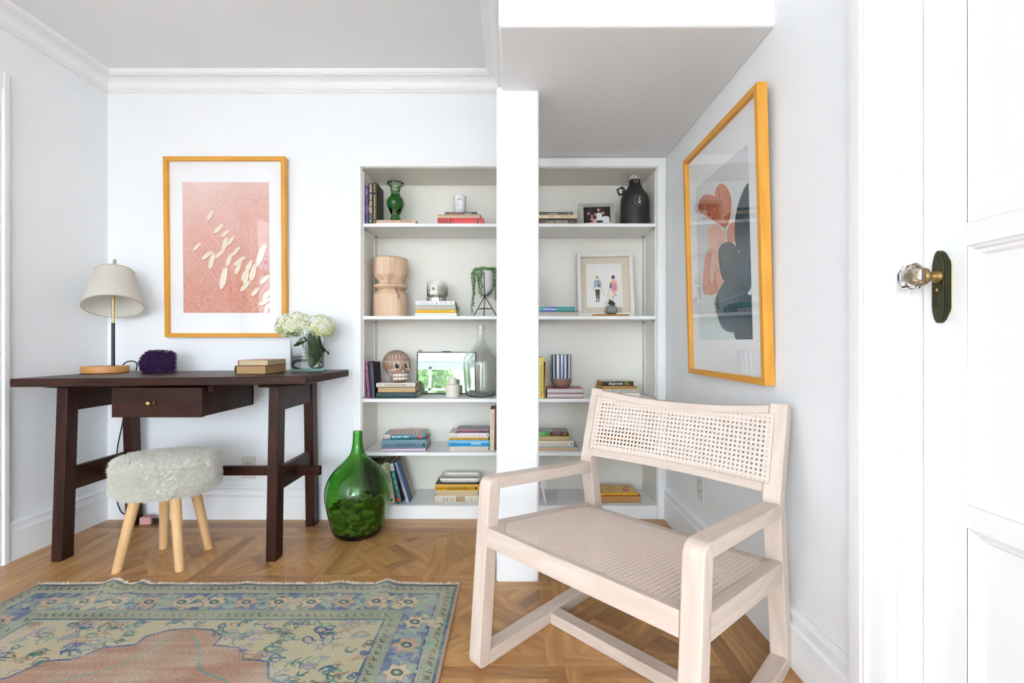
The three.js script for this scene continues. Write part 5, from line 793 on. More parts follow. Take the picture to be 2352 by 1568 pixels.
// ---- fourth shelf
{
  const y = SHELF[1], art = (c, w) => { c.fillStyle = '#4c8a96'; c.fillRect(-20, 0, w + 40, 100); c.fillStyle = '#b8503f'; c.fillRect(w * 0.06, 4, w * 0.84, 92); c.strokeStyle = '#d8d4cf'; c.lineWidth = 4; for (let k = 0; k < 9; k++) { c.beginPath(); c.moveTo(w * (0.08 + 0.09 * k), 96); c.bezierCurveTo(w * (0.02 + 0.09 * k), 60, w * (0.2 + 0.08 * k), 40, w * (0.1 + 0.09 * k), 6); c.stroke(); } c.fillStyle = '#d6dadb'; c.fillRect(w * 0.66, 6, w * 0.1, 16); };
  pile(y, [
    { label: 'thin white hardback with pink purple boards at the bottom under a slate blue book', x: -0.5720, z: -0.020, L: 0.2340, t: 0.0150, W: 0.155, bg: '#b884ae', pages: [238, 236, 240], spineFront: false, turn: 2 },
    { label: 'slate blue book lettered THE POWER OF BELIEFS IN BUSINESS', x: -0.5699, z: -0.030, L: 0.2320, t: 0.0420, W: 0.15, bg: '#66879a', gloss: false, turn: 2, draw: (c, w) => { txt(c, 'Peg', w * 0.03, 62, 20, '#1e2226'); txt(c, '1-800-Flowers', w * 0.09, 62, 26, '#1e2226', { f: 'serif', fit: w * 0.16 }); txt(c, "A Crystal Rocketeer's Approach to", w * 0.285, 44, 22, '#2a3338', { fit: w * 0.47 }); txt(c, 'THE POWER OF BELIEFS IN BUSINESS', w * 0.285, 68, 30, '#16191c', { fit: w * 0.48 }); txt(c, 'MACKEY', w * 0.79, 62, 20, '#1e2226', { fit: w * 0.09 }); c.fillStyle = '#16191c'; c.fillRect(w * 0.905, 46, 30, 36); } },
    { label: 'teal hardback with patterned red cover and white lettered spine on a slate blue book', x: -0.5735, z: -0.042, L: 0.2121, t: 0.0255, W: 0.14, bg: '#17707a', turn: 2, top: art, draw: (c, w) => { c.fillStyle = '#d9d6d4'; c.fillRect(w * 0.015, 4, w * 0.145, 90); txt(c, 'LAUREN', w * 0.03, 30, 34, '#cf4a3c', { fit: w * 0.12 }); txt(c, 'GROFF', w * 0.035, 68, 34, '#cf4a3c', { fit: w * 0.11 }); txt(c, 'NINE STORIES · FLORIDA ·', w * 0.2, 50, 54, '#d8ecec', { fit: w * 0.43 }); txt(c, 'AUTHOR', w * 0.66, 50, 46, '#c9525a', { fit: w * 0.12 }); c.fillStyle = '#d63a2a'; c.beginPath(); c.ellipse(w * 0.88, 56, w * 0.055, 34, 0.2, 0, 7); c.fill(); c.fillRect(w * 0.8, 20, w * 0.07, 16); c.fillStyle = '#fff'; c.fillRect(w * 0.9, 50, 12, 12); } }]);
  pile(y, [
    { label: 'white hardback turned pages outward beneath a bright blue book', x: -0.2290, z: -0.028, L: 0.2060, t: 0.0225, W: 0.15, bg: '#efeae4', pages: [242, 226, 206], spineFront: false },
    { label: 'bright blue book with upside down lettering', x: -0.2316, z: -0.035, L: 0.2110, t: 0.0310, W: 0.15, bg: '#149bd0', draw: (c, w) => { txt(c, 'THE GIRLS IN THE SUMMER', w * 0.53, 62, 42, '#1d5f80', { r: Math.PI, fit: w * 0.46 }); txt(c, 'MARY KUBICA', w * 0.8, 56, 48, '#dff2f8', { r: Math.PI, fit: w * 0.25 }); c.fillStyle = '#9fdcf0'; c.fillRect(w * 0.05, 32, w * 0.85, 4); } },
    { label: 'thin yellow paperback lettered SUMMER HOUSE WITH SWIMMING POOL', x: -0.2344, z: -0.040, L: 0.2048, t: 0.0135, W: 0.135, bg: '#e3ae20', hard: false, draw: (c, w) => { txt(c, 'SUMMER HOUSE WITH SWIMMING POOL · HERMAN KOCH', w * 0.015, 54, 72, '#2a2410', { fit: w * 0.95 }); } },
    { label: 'white paperback with red and blue marks second from the top of a colourful pile', x: -0.2331, z: -0.045, L: 0.2100, t: 0.0215, W: 0.15, bg: '#e6dedd', hard: false, topBg: '#c9b4ac', top: (c, w) => { lines(c, w, '#ddd2ca', 3); }, draw: (c, w) => { c.fillStyle = '#4a4f8c'; c.fillRect(w * 0.07, 40, 8, 40); c.fillRect(w * 0.19, 40, 8, 40); c.fillRect(w * 0.07, 58, w * 0.12, 8); c.fillRect(w * 0.14, 10, w * 0.12, 12); c.fillStyle = '#d6574a'; for (let k = 0; k < 5; k++) c.fillRect(w * (0.3 + 0.11 * k), 34 + (k % 2) * 20, w * 0.04, 10); c.fillStyle = '#4a4a55'; c.fillRect(w * 0.95, 20, 16, 60); } },
    { label: 'purple paperback with orange lettering on top of a colourful pile', x: -0.2140, z: -0.052, L: 0.1710, t: 0.0180, W: 0.11, bg: '#6d3358', hard: false, topBg: '#75506a', top: (c, w) => { c.fillStyle = '#8a6c7a'; for (let k = 0; k < 8; k++) c.fillRect(w * 0.12 * k, 10 + (k % 3) * 12, w * 0.1, 30); }, draw: (c, w) => { txt(c, 'COMMON SENSE', w * 0.16, 52, 56, '#d9553a', { fit: w * 0.36 }); txt(c, 'BARNES', w * 0.56, 52, 34, '#b58a7a', { fit: w * 0.2 }); c.fillStyle = '#e6d0dc'; c.fillRect(w * 0.03, 36, 26, 26); c.fillStyle = '#d0433a'; c.fillRect(w * 0.84, 30, 40, 34); } }]);
  book({ label: 'cream spined book with tiny lettering standing behind the white column edge', standing: true, x: -0.1250, y, z: -0.045, L: 0.2140, t: 0.0240, W: 0.14, lean: -1, bg: '#eadcc0', hard: false, gloss: false, pages: [176, 130, 84], draw: (c, w) => { txt(c, 'SECRETS OF THE SEED', w * 0.1, 48, 40, '#6a5a48', { fit: w * 0.4, w: 'normal' }); txt(c, 'JOHNSTONE', w * 0.56, 50, 36, '#c85a44', { sx: 0.85, w: 'normal' }); c.fillStyle = '#333'; c.fillRect(w * 0.9, 40, 16, 20); } });
  book({ label: 'red brown book standing last before the bookcase divider', standing: true, x: -0.0985, y, z: -0.045, L: 0.2250, t: 0.0220, W: 0.14, bg: '#6a2a22' });
  pile(y, [
    { label: 'large pale blue book turned pages outward at the bottom under a white book', x: 0.2211, z: -0.018, L: 0.2347, t: 0.0210, W: 0.17, bg: '#e6e2da', pages: [228, 200, 158], topBg: '#5a8296', top: (c, w) => { c.fillStyle = '#5a8296'; c.fillRect(-20, 0, w + 40, 100); }, spineFront: false },
    { label: 'white book lettered your mind beneath a yellow edged hardback', x: 0.2095, z: -0.030, L: 0.2101, t: 0.0300, W: 0.15, bg: '#e4dacc', hard: false, draw: (c, w) => { txt(c, 'c', w * 0.02, 52, 46, '#b0a294'); txt(c, 'your', w * 0.17, 54, 50, '#a8927e', { f: 'serif', w: 'normal', fit: w * 0.13 }); txt(c, 'mind', w * 0.31, 52, 46, '#b0a0a4', { w: 'normal', fit: w * 0.13 }); c.fillStyle = '#e8a888'; c.fillRect(w * 0.235, 44, 20, 24); c.fillStyle = '#9ab86a'; c.fillRect(w * 0.425, 30, 10, 36); txt(c, 'Olivia Fane and Karl Goldstein', w * 0.46, 56, 24, '#8a7460', { w: 'normal', fit: w * 0.4 }); c.fillStyle = '#33221c'; c.fillRect(w * 0.94, 38, 20, 28); } },
    { label: 'yellow topped hardback turned pages outward beneath a green and brown paperback', x: 0.2014, z: -0.040, L: 0.1934, t: 0.0225, W: 0.14, bg: '#d6ac14', pages: [232, 208, 168], spineFront: false },
    { label: 'green and brown paperback lettered HARLAN COBEN JUST ONE LOOK', x: 0.1977, z: -0.045, L: 0.1851, t: 0.0215, W: 0.11, bg: '#4a2420', hard: false, topBg: '#6a5248', top: (c, w) => { c.fillStyle = '#8a9a80'; c.fillRect(w * 0.22, 8, w * 0.34, 84); c.fillStyle = '#8a6a50'; for (let k = 0; k < 6; k++) c.fillRect(w * (0.6 + 0.06 * k), 20 + (k * 31) % 50, w * 0.05, 16); c.fillStyle = '#d0a83c'; c.fillRect(w * 0.1, 44, w * 0.14, 12); c.fillRect(w * 0.58, 50, w * 0.06, 10); }, draw: (c, w) => { c.fillStyle = '#34902f'; c.fillRect(0, 0, w * 0.46, 100); txt(c, 'HARLAN', w * 0.13, 32, 44, '#b8dca8', { f: 'serif', sx: 0.85 }); txt(c, 'COBEN', w * 0.16, 74, 40, '#b8dca8', { f: 'serif', sx: 0.85 }); txt(c, 'JUST ONE', w * 0.55, 32, 42, '#b08a70', { f: 'serif', sx: 0.85 }); txt(c, 'LOOK', w * 0.61, 74, 40, '#b08a70', { f: 'serif', sx: 0.85 }); c.fillStyle = '#f0ece8'; c.fillRect(w * 0.86, 40, 40, 20); } }]);
  pile(y, [
    { label: 'tan book at the bottom of the pile seen through the cane chair back', x: 0.5507, z: -0.04, L: 0.2321, t: 0.0222, W: 0.15, bg: '#b89868' },
    { label: 'dark green book second from the bottom seen through the cane chair back', x: 0.5553, z: -0.05, L: 0.2377, t: 0.0225, W: 0.15, bg: '#2a3a30' },
    { label: 'orange brown book second from the top seen through the cane chair back', x: 0.5484, z: -0.06, L: 0.2249, t: 0.0235, W: 0.15, bg: '#96531f' },
    { label: 'dark grey book on top of the pile seen through the cane chair back', x: 0.5381, z: -0.065, L: 0.1905, t: 0.0200, W: 0.13, bg: '#3b3a3c' }]);
}
// ---- bottom shelf
{
  const y = SHELF[0];
  const row = [
    ['dark purple book, first of the leaning row behind the green demijohn', -0.7640, 0.020, 2.0, '#2c2236', 0.205],
    ['brown spined book, second of the leaning row behind the green demijohn', -0.7420, 0.022, 3.0, '#4a3a2a', 0.205],
    ['black book, third of the leaning row behind the green demijohn', -0.7180, 0.026, 4.2, '#201e20', 0.205],
    ['olive beige book, fourth of the leaning row behind the green demijohn', -0.6890, 0.020, 5.2, '#8a8158', 0.206],
    ['white spined book in the leaning row beside a cream book', -0.6660, 0.020, 6.2, '#d9d8cc', 0.203]];
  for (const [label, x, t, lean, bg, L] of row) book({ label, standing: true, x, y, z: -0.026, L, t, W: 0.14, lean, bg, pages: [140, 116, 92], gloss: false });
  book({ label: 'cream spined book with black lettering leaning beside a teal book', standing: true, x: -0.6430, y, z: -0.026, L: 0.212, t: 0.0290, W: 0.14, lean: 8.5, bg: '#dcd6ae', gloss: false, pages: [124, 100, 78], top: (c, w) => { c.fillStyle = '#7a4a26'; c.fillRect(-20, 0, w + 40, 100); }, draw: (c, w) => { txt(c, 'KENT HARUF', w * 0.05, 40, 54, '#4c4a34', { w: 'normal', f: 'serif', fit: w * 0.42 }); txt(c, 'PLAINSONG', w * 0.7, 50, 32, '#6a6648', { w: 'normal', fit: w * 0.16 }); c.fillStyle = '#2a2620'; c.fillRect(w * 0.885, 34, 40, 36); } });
  book({ label: 'teal hardback with red art on its spine leaning beside a blue book', standing: true, x: -0.6020, y, z: -0.016, L: 0.214, t: 0.0255, W: 0.14, lean: 12.5, bg: '#0f6d74', top: (c, w) => { c.fillStyle = '#4a1420'; c.fillRect(-20, 0, w + 40, 100); c.fillStyle = '#7a2430'; for (let k = 0; k < 7; k++) c.fillRect(w * 0.14 * k, 8 + (k % 3) * 20, w * 0.1, 34); }, draw: (c, w) => { c.fillStyle = '#d6e0dc'; c.fillRect(w * 0.02, 4, w * 0.17, 92); txt(c, 'LAUREN', w * 0.035, 30, 36, '#cf4a3c', { fit: w * 0.14 }); txt(c, 'GROFF', w * 0.045, 70, 36, '#cf4a3c', { fit: w * 0.12 }); txt(c, 'STORIES · FLORIDA · FATES', w * 0.24, 50, 56, '#a8dcdc', { fit: w * 0.42 }); txt(c, 'AUTHOR', w * 0.69, 50, 46, '#b0525a', { fit: w * 0.12 }); c.fillStyle = '#d8261e'; c.beginPath(); c.ellipse(w * 0.9, 56, w * 0.05, 32, 0.2, 0, 7); c.fill(); c.fillRect(w * 0.82, 40, w * 0.05, 16); c.fillStyle = '#fff'; c.fillRect(w * 0.89, 50, 12, 12); } });
  book({ label: 'blue hardback with cream jacket flap, last of the leaning row', standing: true, x: -0.5520, y, z: -0.020, L: 0.222, t: 0.0135, W: 0.15, lean: 17.5, bg: '#8aa4c4', gloss: false, top: (c, w) => { c.fillStyle = '#b3a88e'; c.fillRect(-20, 0, w + 40, 46); c.fillStyle = '#3a5290'; c.fillRect(-20, 44, w + 40, 60); c.fillStyle = '#8a7f68'; for (let k = 0; k < 6; k++) c.fillRect(w * (0.08 + 0.09 * k), 8, w * 0.04, 26); }, draw: (c, w) => { c.fillStyle = '#b8c4c8'; c.fillRect(w * 0.62, 0, w * 0.4, 100); txt(c, 'A VISIT WITH THE RIVERMAN', w * 0.04, 50, 54, '#5a7094', { fit: w * 0.56 }); } });
  const t3 = pile(y, [
    { label: 'cream cloth book with floral spine panel at the bottom of the pile under the dish', x: -0.2994, z: -0.05, L: 0.2285, t: 0.0280, W: 0.16, bg: '#d3c8b8', gloss: false, draw: (c, w) => { c.fillStyle = '#a58a5e'; c.fillRect(w * 0.49, 4, w * 0.21, 92); c.fillStyle = '#c8b48a'; for (let k = 0; k < 40; k++) c.fillRect(w * (0.495 + 0.2 * ((k * 37) % 41) / 41), 8 + (k * 53) % 80, 9, 7); c.fillStyle = '#a3968a'; for (const k of [0.2, 0.27, 0.4]) c.fillRect(w * k, 26, w * 0.035, 56); txt(c, '&', w * 0.335, 52, 44, '#a3968a', { f: 'serif' }); c.fillRect(w * 0.8, 20, 8, 56); c.fillRect(w * 0.845, 16, 10, 70); c.fillRect(w * 0.95, 44, 18, 18); } },
    { label: 'white hardback turned pages outward beneath the yellow business book', x: -0.2970, z: -0.05, L: 0.2230, t: 0.0300, W: 0.155, bg: '#e6e4da', pages: [234, 204, 160], spineFront: false },
    { label: 'golden yellow book lettered BUILDING A GREAT BUSINESS under the dish', x: -0.2960, z: -0.05, L: 0.2300, t: 0.0325, W: 0.15, bg: '#d69e08', gloss: false, topBg: '#3a342c', top: (c, w) => { c.fillStyle = '#4a4238'; c.fillRect(w * 0.1, 20, w * 0.5, 40); }, draw: (c, w) => { txt(c, 'Peg', w * 0.025, 60, 20, '#2a2008'); txt(c, '1-800-Flowers', w * 0.085, 60, 28, '#2a2008', { f: 'serif', fit: w * 0.17 }); txt(c, "A Crystal Rocketeer's Approach to", w * 0.28, 44, 24, '#4a3808', { fit: w * 0.46 }); txt(c, 'BUILDING A GREAT BUSINESS', w * 0.275, 70, 34, '#2a2008', { fit: w * 0.48 }); txt(c, 'MACKEY', w * 0.79, 58, 22, '#2a2008', { fit: w * 0.09 }); c.fillStyle = '#231a0a'; c.fillRect(w * 0.91, 42, 34, 34); } }]);
  // shallow dish lettered PRETTY THINGS
  const dh = thing('trinket_dish', 'shallow cream rectangular dish lettered PRETTY THINGS on the golden yellow book', 'dish', [-0.285, t3 + 0.0004, -0.124]);
  const dw = 0.218, dd = 0.118, rr2 = (w, d, r) => rounded([[-w / 2, -d / 2, r], [w / 2, -d / 2, r], [w / 2, d / 2, r], [-w / 2, d / 2, r]]);
  const ring = (inset, r) => rr2(dw - 2 * inset, dd - 2 * inset, r).getPoints(10);
  const levels = [[0.014, 0], [0.006, 0.003], [0.0015, 0.012], [0, 0.024], [0.0012, 0.0262], [0.0032, 0.0255], [0.005, 0.014], [0.011, 0.006]].map(([i, h]) => ring(i, 0.026).map((p) => [p.x, h, p.y]));
  const dpz = []; for (let k = 0; k < levels.length - 1; k++) { const A = levels[k], B = levels[k + 1], n = Math.min(A.length, B.length); for (let i = 0; i < n; i++) { const j = (i + 1) % n; dpz.push(...A[i], ...B[i], ...B[j], ...A[i], ...B[j], ...A[j]); } }
  const dg = new THREE.BufferGeometry(); dg.setAttribute('position', new THREE.BufferAttribute(new Float32Array(dpz), 3));
  const cer = phy({ color: col(226, 220, 206), roughness: 0.3, clearcoat: 0.5, clearcoatRoughness: 0.15 });
  const flat = (inset, h) => norm(new THREE.ShapeGeometry(rr2(dw - 2 * inset, dd - 2 * inset, 0.024), 8).rotateX(-Math.PI / 2).translate(0, h, 0));
  part('dish', [toCreasedNormals(dg, R(50)), flat(0.0135, 0.0004), flat(0.0105, 0.006)], cer, dh);
  const [tc, tt] = canvas(512, 128); tt.fillStyle = 'rgb(206,200,184)'; tt.fillRect(0, 0, 512, 128); txt(tt, 'PRETTY THINGS', 256, 66, 66, '#7d7460', { a: 'center', f: 'serif', w: 'normal', sx: 0.92 });
  part('lettering', new THREE.PlaneGeometry(0.176, 0.050).rotateX(-Math.PI / 2).translate(0.004, 0.0067, -0.020), std({ map: canvasTex(tc), roughness: 0.4 }), dh);
  // right bay
  book({ label: 'white and pink magazine leaning in the corner of the bottom shelf', standing: true, x: 0.163, y, z: -0.030, L: 0.22, t: 0.0095, W: 0.16, lean: 11, bg: '#e6d8dc', hard: false, pages: [226, 220, 226], spineFront: true, topBg: '#c98a86', top: (c, w) => { c.fillStyle = '#d6a84a'; c.fillRect(w * 0.4, 0, w * 0.1, 60); } });
  pile(y, [
    { label: 'red book with tan pages beneath the yellow paperback on the bottom shelf', x: 0.5450, z: -0.04, L: 0.2430, t: 0.0335, W: 0.15, bg: '#b02c20', hard: false, pages: [214, 160, 96], spineFront: false },
    { label: 'thin yellow paperback with a red dot lying on the red book', x: 0.5330, z: -0.05, L: 0.2420, t: 0.0115, W: 0.14, bg: '#e6b41a', hard: false, topBg: '#e6b418', top: (c, w) => { c.fillStyle = '#cf5230'; c.fillRect(w * 0.08, 0, w * 0.16, 100); c.beginPath(); c.ellipse(w * 0.78, 66, w * 0.075, 18, 0, 0, 7); c.fill(); c.fillStyle = '#4a4a3a'; c.fillRect(w * 0.78, 18, w * 0.12, 8); c.fillRect(w * 0.88, 22, w * 0.02, 24); c.fillStyle = '#c8921a'; for (let k = 0; k < 4; k++) c.fillRect(w * (0.4 + 0.05 * k), 20, w * 0.02, 60); }, draw: (c, w) => { txt(c, 'POINT IN TIME', w * 0.3, 52, 50, '#8a5a10', { sx: 0.7 }); c.fillStyle = '#3a2a10'; c.fillRect(w * 0.64, 30, 30, 40); c.fillRect(w * 0.9, 40, 40, 20); } }]);
}

// ------------------------------------------------------------------ books on the desk
{
  const x = -1.1125, y = DESK(x) + 0.0012;
  book({ label: 'lower worn hardback with tan pages lying on the dark desk', x, y, z: 0, L: 0.180, t: 0.037, W: 0.131, bg: '#5a2a24', pages: [198, 160, 110], turn: -90 });
  scene.children[scene.children.length - 1].position.z = 0.326;
  book({ label: 'upper paperback with red cover lying on a worn hardback on the desk', x: x + 0.004, y: y + 0.0374, z: 0, L: 0.172, t: 0.0225, W: 0.125, bg: '#b01c28', pages: [222, 200, 158], hard: false, turn: -87 });
  scene.children[scene.children.length - 1].position.z = 0.326;
}

// ------------------------------------------------------------------ framed prints
function framedPrint(label, print, mount) {
  const f = thing('framed_print', label, 'picture'), w = 0.615, h = 0.912, b = 0.0205, dp = 0.031;
  for (const g of [[[0, 0], [w, 0], [w - b, b], [b, b]], [[w, 0], [w, h], [w - b, h - b], [w - b, b]], [[w, h], [0, h], [b, h - b], [w - b, h - b]], [[0, h], [0, 0], [b, b], [b, h - b]]]) { const horiz = Math.abs(g[0][1] - g[1][1]) < 0.01; part('frame', grain(norm(prism(g, 0, dp, 0.0008)), horiz ? 'x' : 'y'), M.amber, f); }
  part('mount', box2(b - 0.002, w - b + 0.002, b - 0.002, h - b + 0.002, 0.004, 0.014), std({ color: col(246, 246, 246), roughness: 0.9 }), f);
  part('print', box(mount[2], mount[3], 0.0008, mount[0] + mount[2] / 2, mount[1] + mount[3] / 2, 0.0146), std({ map: print, roughness: 0.7 }), f);
  part('glazing', box2(b - 0.002, w - b + 0.002, b - 0.002, h - b + 0.002, 0.0215, 0.0217), M.pane, f);
  return f;
}
{
  const [c1, c] = canvas(884, 1328);
  const im = c.createImageData(884, 1328); for (let y = 0; y < 1328; y++) for (let x = 0; x < 884; x++) { const u = x / 884, v = y / 1328, n = noise.noise(u * 60, v * 86, 2), n2 = noise.noise(u * 140, v * 205, 5), n3 = noise.noise(u * 26, v * 36, 8), big = fbm(u * 2.2, v * 3, 4, 3), lo = clamp(0.15 + 0.95 * v + 0.35 * big + 0.2 * u, 0, 1), pit = noise.noise(u * 48 + 9, v * 66, 3) > 0.62 ? -50 * lo : 0, o = (y * 884 + x) * 4, k = (n * 16 + n2 * 15 + n3 * 10) * (0.5 + 0.7 * lo) + pit; im.data[o] = clamp(lerp(246, 214, lo) + k * 0.7, 0, 255); im.data[o + 1] = clamp(lerp(222, 148, lo) + k * 1.05, 0, 255); im.data[o + 2] = clamp(lerp(216, 128, lo) + k, 0, 255); im.data[o + 3] = 255; }
  c.putImageData(im, 0, 0);
  const k = 884 / 683, X = (x) => (x - 262) * k, Y = (y) => (y - 260) * k * 0.998;   // drawn after the photograph's print
  const stem = (pts, wd) => { c.lineWidth = wd; c.beginPath(); pts.forEach(([x, y], i) => i ? c.lineTo(X(x), Y(y)) : c.moveTo(X(x), Y(y))); c.stroke(); };
  c.lineCap = 'round'; c.strokeStyle = '#e9cfc0'; stem([[340, 825], [440, 930], [560, 1062]], 3); c.strokeStyle = '#dca45c'; stem([[560, 1062], [640, 1130], [780, 1290]], 5); c.strokeStyle = '#ecd2c2'; stem([[450, 600], [540, 740], [640, 930]], 3.5); c.strokeStyle = '#e6c070'; stem([[640, 930], [740, 1065], [820, 1170], [885, 1290]], 6); stem([[740, 1065], [790, 1180], [850, 1290]], 3);
  c.strokeStyle = '#f1ddcc'; for (const s of [[[500, 850], [470, 940]], [[600, 930], [650, 880]], [[710, 1120], [715, 1200]], [[855, 1220], [870, 1160], [945, 1010]], [[650, 910], [660, 940]], [[800, 1090], [795, 1020]], [[880, 1230], [900, 1290]]]) stem(s, 2.5);
  const oat = (x0, y0, x1, y1, w) => { const a = Math.atan2(Y(y1) - Y(y0), X(x1) - X(x0)), l = Math.hypot(X(x1) - X(x0), Y(y1) - Y(y0)); c.save(); c.translate(X(x0) + 7, Y(y0) + 10); c.rotate(a); c.fillStyle = 'rgba(150,70,60,0.28)'; c.beginPath(); c.ellipse(l * 0.45, 0, l * 0.45, w * k * 0.5, 0, 0, 7); c.fill(); c.restore(); c.save(); c.translate(X(x0), Y(y0)); c.rotate(a); for (const [s, f] of [[-0.12, '#f0e2c6'], [0.1, '#fdf8ec'], [0, '#f8eedb']]) { c.save(); c.rotate(s * 0.6); c.fillStyle = f; c.beginPath(); c.moveTo(0, 0); c.bezierCurveTo(l * 0.2, -w * k * 0.62, l * 0.6, -w * k * 0.42, l, 0); c.bezierCurveTo(l * 0.6, w * k * 0.42, l * 0.2, w * k * 0.62, 0, 0); c.fill(); c.restore(); } c.strokeStyle = 'rgba(214,190,140,0.8)'; c.lineWidth = 1.6; for (const q of [-0.2, 0.1, 0.3]) { c.beginPath(); c.moveTo(2, 0); c.quadraticCurveTo(l * 0.4, q * w * k, l * 0.95, 0); c.stroke(); } c.restore(); };
  for (const o of [[455, 565, 502, 478, 30], [505, 662, 580, 590, 34], [565, 690, 628, 635, 28], [580, 800, 606, 690, 38], [612, 760, 668, 682, 26], [340, 800, 405, 735, 26], [404, 872, 494, 800, 28], [470, 950, 504, 812, 36], [508, 860, 590, 790, 26], [606, 925, 644, 815, 34], [648, 840, 712, 765, 28], [658, 918, 756, 842, 30], [676, 988, 716, 880, 36], [560, 1105, 600, 925, 48], [758, 965, 806, 872, 38], [722, 1035, 780, 930, 40], [745, 1065, 770, 935, 44], [795, 1040, 830, 900, 46], [712, 1120, 790, 1035, 36], [836, 935, 914, 735, 46], [802, 1155, 862, 1085, 34], [868, 1060, 945, 985, 34], [890, 1185, 952, 1105, 44], [855, 1225, 952, 1175, 34], [935, 1255, 956, 1195, 36], [910, 1300, 925, 1215, 34]]) oat(...o);
  c.fillStyle = '#c85a3a'; c.beginPath(); c.arc(X(915), Y(890), 16, 0, 7); c.fill();
  const f = framedPrint('amber framed print of pale oat stalks against pink stone above the desk', canvasTex(c1), [0.086, 0.124, 0.4405, 0.664]);
  f.position.set(-1.768, 0.931, 0.0008); f.rotation.x = 0.0135;
}
{
  const [c2, c] = canvas(840, 1240); c.fillStyle = '#dcdcde'; c.fillRect(0, 0, 840, 1240);
  const gr = c.createLinearGradient(0, 700, 0, 1240); gr.addColorStop(0, '#dcdcde'); gr.addColorStop(0.6, '#dfe8e8'); gr.addColorStop(1, '#cfe4e2'); c.fillStyle = gr; c.fillRect(0, 640, 840, 600);
  const leaf = (pts, f0, f1, vein, mid) => { const g = c.createLinearGradient(pts[0][0], pts[0][1], pts[Math.floor(pts.length / 2)][0], pts[Math.floor(pts.length / 2)][1]); g.addColorStop(0, f0); g.addColorStop(1, f1); const n = pts.length, path = () => { c.beginPath(); c.moveTo((pts[n - 1][0] + pts[0][0]) / 2, (pts[n - 1][1] + pts[0][1]) / 2); pts.forEach((p, i) => { const q = pts[(i + 1) % n]; c.quadraticCurveTo(p[0], p[1], (p[0] + q[0]) / 2, (p[1] + q[1]) / 2); }); c.closePath(); }; c.fillStyle = g; path(); c.fill(); c.save(); path(); c.clip(); if (mid) { const [a, b] = mid, dx = b[0] - a[0], dy = b[1] - a[1], l = Math.hypot(dx, dy); c.strokeStyle = vein; c.lineWidth = 2.2; c.globalAlpha = 0.45; for (let k = 1; k < 26; k++) for (const s of [-1, 1]) { const t = k / 26, x = a[0] + dx * t, y = a[1] + dy * t; c.beginPath(); c.moveTo(x, y); c.lineTo(x + (dx * 0.25 + s * -dy * 1.1) / l * 230, y + (dy * 0.25 + s * dx * 1.1) / l * 230); c.stroke(); } c.globalAlpha = 0.95; c.lineWidth = 6; c.beginPath(); c.moveTo(...a); c.lineTo(...b); c.stroke(); } c.restore(); };
  // translucent salmon leaves at the far side, dark teal ones in front
  c.strokeStyle = '#d39a80'; c.lineWidth = 12; c.beginPath(); c.moveTo(494, 440); c.quadraticCurveTo(505, 560, 430, 640); c.quadraticCurveTo(340, 700, 130, 830); c.stroke();
  leaf([[193, 424], [241, 370], [349, 378], [458, 448], [508, 534], [498, 608], [405, 622], [275, 582], [197, 508]], '#eecbb8', '#e2ab92', '#d09a80', [[500, 600], [240, 400]]);
  leaf([[525, 553], [522, 474], [584, 436], [669, 439], [694, 525], [653, 577], [568, 579]], '#d98f70', '#e3a88a', '#b96e50', [[540, 560], [660, 460]]);
  leaf([[350, 199], [353, 132], [416, 108], [475, 124], [559, 183], [614, 286], [592, 384], [516, 466], [459, 367], [415, 264]], '#d98763', '#c06845', '#96482c', [[512, 450], [400, 130]]);
  leaf([[24, 178], [71, 112], [161, 104], [283, 143], [370, 190], [435, 254], [480, 342], [524, 466], [417, 405], [254, 320], [100, 234]], '#b45a38', '#d07c58', '#8a3e26', [[512, 446], [60, 172]]);
  leaf([[74, 864], [94, 726], [141, 584], [250, 518], [380, 615], [460, 695], [470, 812], [390, 880], [266, 904], [144, 884]], '#d98d70', '#e9b79e', '#b0603f', [[450, 690], [80, 860]]);
  c.fillStyle = 'rgba(232,216,206,0.8)'; c.beginPath(); c.moveTo(229, 790); c.quadraticCurveTo(236, 640, 280, 580); c.quadraticCurveTo(330, 660, 300, 760); c.quadraticCurveTo(270, 840, 229, 790); c.fill();
  leaf([[270, 940], [330, 900], [360, 1000], [320, 1090], [285, 1060]], '#e6c4b4', '#e9d3c8', '#d0a490');
  leaf([[634, 532], [650, 410], [717, 309], [834, 226], [862, 303], [865, 436], [855, 552], [790, 625], [696, 662], [646, 601]], '#0f2633', '#18394a', '#29566c', [[690, 650], [826, 240]]);
  leaf([[648, 826], [669, 694], [729, 600], [845, 519], [870, 660], [872, 818], [840, 917], [763, 955], [687, 901]], '#24506a', '#15364a', '#4b8098', [[760, 950], [838, 530]]);
  leaf([[369, 591], [421, 552], [522, 547], [622, 583], [688, 641], [700, 737], [669, 819], [570, 830], [450, 826], [404, 750]], '#0d2230', '#163a4e', '#3d7088', [[690, 800], [385, 590]]);
  leaf([[590, 1079], [735, 950], [850, 959], [900, 957], [900, 1260], [580, 1260]], '#0f2836', '#173c4e', '#2f6478');
  leaf([[291, 966], [369, 872], [492, 805], [640, 796], [724, 828], [783, 926], [820, 984], [800, 1077], [725, 1170], [595, 1196], [430, 1174], [357, 1100]], '#1a4a60', '#133547', '#4b93a6', [[770, 930], [300, 966]]);
  leaf([[282, 968], [330, 950], [342, 975], [320, 990]], '#133547', '#133547', '#133547');
  c.strokeStyle = '#2f6a80'; c.lineWidth = 5; for (const x of [700, 760, 810]) { c.beginPath(); c.moveTo(x, 1240); c.quadraticCurveTo(x + 6, 1100, x + 26, 980); c.stroke(); }
  const f = framedPrint('amber framed print of salmon and dark teal rubber plant leaves on the right wall', canvasTex(c2), [0.094, 0.140, 0.425, 0.625]);
